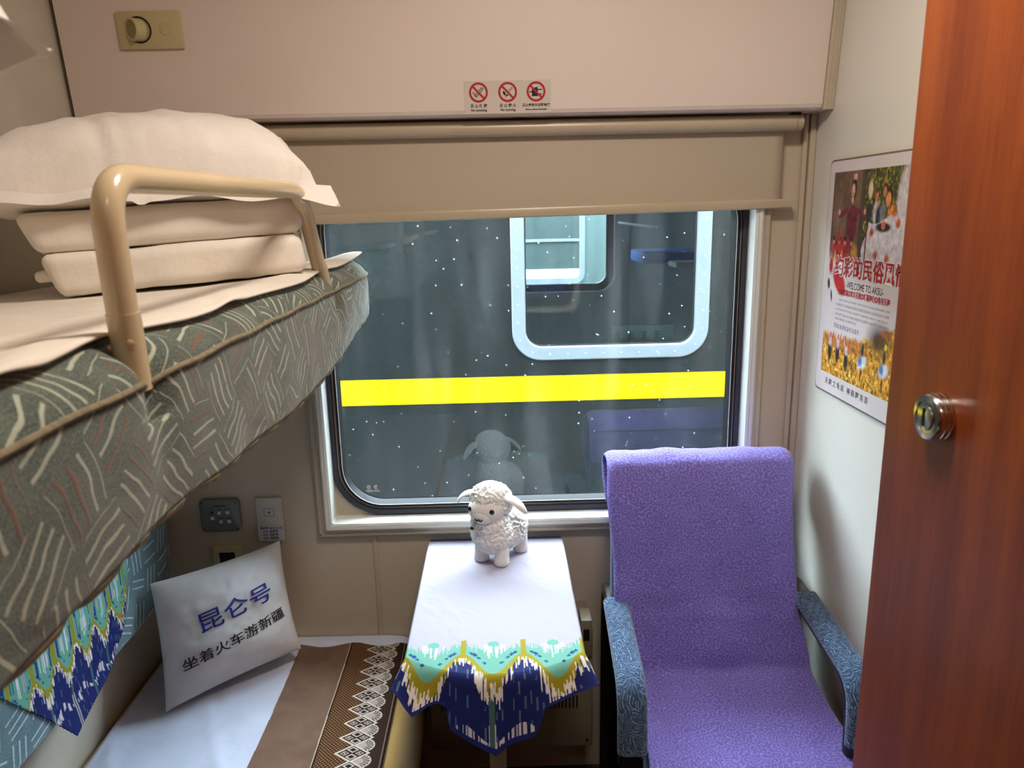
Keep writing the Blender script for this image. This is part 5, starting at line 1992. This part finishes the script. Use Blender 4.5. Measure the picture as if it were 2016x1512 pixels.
obj('lettering', place_bm(t, PM(0.135, 0.952)), MAT['grey_ink'], art, smooth=False, label='grey spaced line along the bottom')

# ------------------------------------------------------------------ wooden door, opened into the compartment
dr = thing('door_1', 'red brown wooden door with a round steel lock, open at right', 'door', (0.50, 0.55, 0.0), kind='structure')
obj('door_leaf', boxbm((0.487, 0.10, 0.01), (0.522, 0.902, 2.2), 0.004, 3), MAT['wood'], dr)
lk = (0.487, 0.785, 1.387)
bm = bmesh.new()
lathe(bm, [(0.0270, 0.001), (0.0272, -0.004), (0.0262, -0.0046), (0.0262, -0.0060), (0.0272, -0.0066), (0.0272, -0.0100), (0.0262, -0.0106), (0.0262, -0.0120), (0.0270, -0.0126), (0.0268, -0.0150),
           (0.0245, -0.0178), (0.0190, -0.0186), (0.0178, -0.0170), (0.0150, -0.0168)], 'X', lk, 44)
lock = obj('door_lock', bm, MAT['steel'], dr)
bm = bmesh.new()
lathe(bm, [(0.0148, -0.0172), (0.0140, -0.0195), (0.0060, -0.0205)], 'X', lk, 32)
obj('thumb_turn', bm, MAT['steel'], lock)
bm = bmesh.new()
box(bm, (lk[0] - 0.0212, lk[1] - 0.0016, lk[2] - 0.010), (lk[0] - 0.0203, lk[1] + 0.0016, lk[2] + 0.010))
obj('turn_slot', bm, MAT['dark'], lock, smooth=False)

# ------------------------------------------------------------------ outside: the carriage on the next track
YT = 4.1
tr = thing('passenger_carriage', 'dark green railway carriage with yellow stripe on the next track', 'railway carriage', (0.6, YT, -1.1))
XA, XB = -9.0, 11.0
WF = (0.063, 1.160, 0.797, 1.86)
WI = ins(WF, 0.078)
bm = bmesh.new()
k = 10
loft(bm, [rr(XA, XB, -0.75, 2.35, 0.001, YT + 0.10, k), rr(XA, XB, -0.75, 2.35, 0.001, YT, k), rr(*ins(WF, 0.04), 0.12, YT, k), rr(*ins(WF, 0.04), 0.12, YT + 0.10, k)])
obj('body_side', bm, MAT['train_green'], tr, smooth=False)
bm = bmesh.new()
for i in range(9):
    a0, a1 = i / 9, (i + 1) / 9
    f = lambda a: (YT + 1.45 - 1.45 * math.cos(a * PI), 2.35 + 0.45 * math.sin(a * PI))
    (ya_, za_), (yb_, zb_) = f(a0), f(a1)
    bm.faces.new([bm.verts.new(p) for p in ((XA, ya_, za_), (XB, ya_, za_), (XB, yb_, zb_), (XA, yb_, zb_))])
obj('roof', bm, plain('grey_carriage_roof', (96, 100, 100), 0.6), tr)
obj('stripe', boxbm((XA, YT - 0.004, 0.557), (XB, YT - 0.0005, 0.705)), MAT['train_yellow'], tr, smooth=False, label='yellow stripe')
obj('underframe', boxbm((XA, YT + 0.15, -1.0), (XB, YT + 2.7, -0.70)), MAT['dark'], tr, smooth=False)
bm = bmesh.new()
loft(bm, [rr(*WF, 0.165, YT, k), rr(*WF, 0.165, YT - 0.012, k), rr(*ins(WF, 0.006), 0.16, YT - 0.018, k), rr(*ins(WF, 0.070), 0.098, YT - 0.018, k), rr(*ins(WF, 0.074), 0.094, YT - 0.012, k), rr(*WI, 0.09, YT + 0.02, k)])
wf = obj('window_frame', bm, MAT['train_frame'], tr)
for i in range(3):
    pass
bm = bmesh.new()
lp = rr(*ins(WF, 0.034), 0.13, YT - 0.018, 6)
acc = 0
P_ = [Vector(p) for p in lp]
pos = []
for a_, b_ in zip(P_, P_[1:] + P_[:1]):
    ln = (b_ - a_).length
    d = 0.0
    while acc + (ln - d) >= 0.10:
        d += 0.10 - acc
        acc = 0
        pos.append(a_.lerp(b_, d / ln))
    acc += ln - d
for p_ in pos:
    bm = bmesh.new()
    lathe(bm, [(0.0055, 0.002), (0.005, -0.003), (0.002, -0.004)], 'Y', p_, 10)
    obj('rivet', bm, MAT['rivet'], wf)
bm = bmesh.new()
bm.faces.new([bm.verts.new(p) for p in rr(*ins(WI, -0.004), 0.09, YT + 0.015, k)])
obj('window_pane', bm, MAT['glass_far'], wf, smooth=False)
bm = bmesh.new()
loft(bm, [rr(*ins(WI, -0.004), 0.09, YT + 0.010, k), rr(*ins(WI, 0.004), 0.084, YT + 0.008, k), rr(*ins(WI, 0.006), 0.082, YT + 0.014, k)])
obj('pane_seal', bm, MAT['rubber'], wf)
# interior seen through that window
bm = bmesh.new()
YO = 6.9
WO2 = (0.05, 0.99, 0.945, 1.75)
loft(bm, [rr(XA, XB, -0.75, 2.35, 0.001, YO + 0.06, k), rr(XA, XB, -0.75, 2.35, 0.001, YO, k), rr(*WO2, 0.10, YO, k), rr(*WO2, 0.10, YO + 0.06, k)])
obj('far_side', bm, MAT['train_inside'], tr, smooth=False)
bm = bmesh.new()
g2 = ins(WO2, -0.075)
loft(bm, [rr(*ins(g2, 0.008), 0.15, YO - 0.002, k), rr(*ins(g2, 0.010), 0.15, YO - 0.012, k), rr(*WO2, 0.10, YO - 0.006, k), rr(*WO2, 0.10, YO + 0.05, k)])
obj('far_gasket', bm, MAT['rubber_grey'], tr)
bm = bmesh.new()
loft(bm, [rr(*g2, 0.16, YO - 0.002, k), rr(*g2, 0.16, YO - 0.014, k), rr(*ins(g2, 0.012), 0.15, YO - 0.014, k), rr(*ins(g2, 0.012), 0.15, YO - 0.002, k)])
obj('far_frame_bead', bm, MAT['chrome_line'], tr)
obj('inner_floor', boxbm((XA, YT + 0.1, -0.2), (XB, YO, -0.1)), MAT['train_inside'], tr, smooth=False)
obj('inner_ceiling', boxbm((XA, YT + 0.1, 2.25), (XB, YO, 2.34)), MAT['train_inside'], tr, smooth=False)
for x in (-1.4, 3.4):
    obj('partition', boxbm((x, YT + 0.1, -0.1), (x + 0.05, YO - 0.6, 2.25)), MAT['train_inside'], tr, smooth=False)
obj('upper_seat', boxbm((1.14, 5.95, 1.18), (2.0, 6.5, 1.275), 0.02, 2), MAT['blue_bedding'], tr, label='blue bedding edge')
bm = bmesh.new()
v = [(1.30, 5.48, 1.222), (1.48, 5.48, 1.222), (1.48, 5.48, 1.150), (1.30, 5.48, 1.185)]
loft(bm, [v, [(a_, b_ + 0.25, c_) for a_, b_, c_ in v]], (True, True))
obj('folded_towel', bm, MAT['lip'], tr, smooth=False)
bm = bmesh.new()
box(bm, (0.625, YT + 0.06, 0.845), (0.985, YT + 0.07, 0.972), 0.003, 1)
pq = obj('sill_plaque', bm, MAT['plaque'], tr, smooth=False, label='grey plaque leaning on the sill')
mk_ = plain('dull_plaque_mark', (60, 72, 74), 0.6)
for i, xm in enumerate((0.665, 0.735, 0.815, 0.885)):
    bm = bmesh.new()
    for dz in (0.0, 0.018, 0.036):
        box(bm, (xm - 0.020 + 0.004 * (i % 2), YT + 0.057, 0.895 + dz), (xm + 0.020 - 0.005 * ((i + 1) % 2), YT + 0.0605, 0.899 + dz))
    box(bm, (xm - 0.003, YT + 0.057, 0.893), (xm + 0.003, YT + 0.0605, 0.935))
    obj('plaque_mark', bm, mk_, pq, smooth=False)
bm = bmesh.new()
lathe(bm, [(0.034, 0.0), (0.034, 0.008), (0.03, 0.02), (0.018, 0.034)], 'Z', (0.80, YT + 0.10, 0.868), 24)
obj('sill_cup', bm, MAT['lip'], tr)
bm = bmesh.new()
tube(bm, [(1.05, 6.6, 1.50), (1.30, 6.2, 1.46)], 0.010, 8)
obj('hook_arm', bm, MAT['chrome_line'], tr)

# a further carriage beyond it
YQ = 9.5
fc = thing('passenger_carriage', 'grey green carriage far behind, seen through two carriage windows', 'railway carriage', (0.4, YQ, -1.1))
obj('body_side', boxbm((-9, YQ, -0.75), (11, YQ + 0.1, 2.4)), plain('pale_grey_green_carriage', (74, 90, 88), 0.5, vscale=1), fc, smooth=False)
bm = bmesh.new()
FW = (-0.25, 1.085, 0.70, 1.85)
loft(bm, [rr(*FW, 0.13, YQ, k), rr(*FW, 0.13, YQ - 0.03, k), rr(*ins(FW, 0.07), 0.07, YQ - 0.03, k), rr(*ins(FW, 0.07), 0.07, YQ - 0.003, k)])
f2 = obj('window_frame', bm, MAT['train_frame'], fc)
obj('window_curtain', boxbm((-0.18, YQ - 0.026, 0.735), (1.02, YQ - 0.004, 0.885), 0.006, 2), MAT['lip'], f2, label='white cloth along the sill')
obj('window_bar', boxbm((-0.18, YQ - 0.03, 1.225), (1.02, YQ - 0.004, 1.262), 0.004, 1), MAT['train_frame'], f2)
obj('window_pane', boxbm((-0.18, YQ - 0.0035, 0.77), (1.02, YQ - 0.0015, 1.78)), plain('dull_window_glass', (50, 66, 64), 0.5), f2, smooth=False)

o = obj('ground', boxbm((-14, 2.05, -1.35), (16, 13, -1.15)), MAT['ballast'], smooth=False)
tag(o, 'grey ballast between the tracks', 'ground', kind='structure')
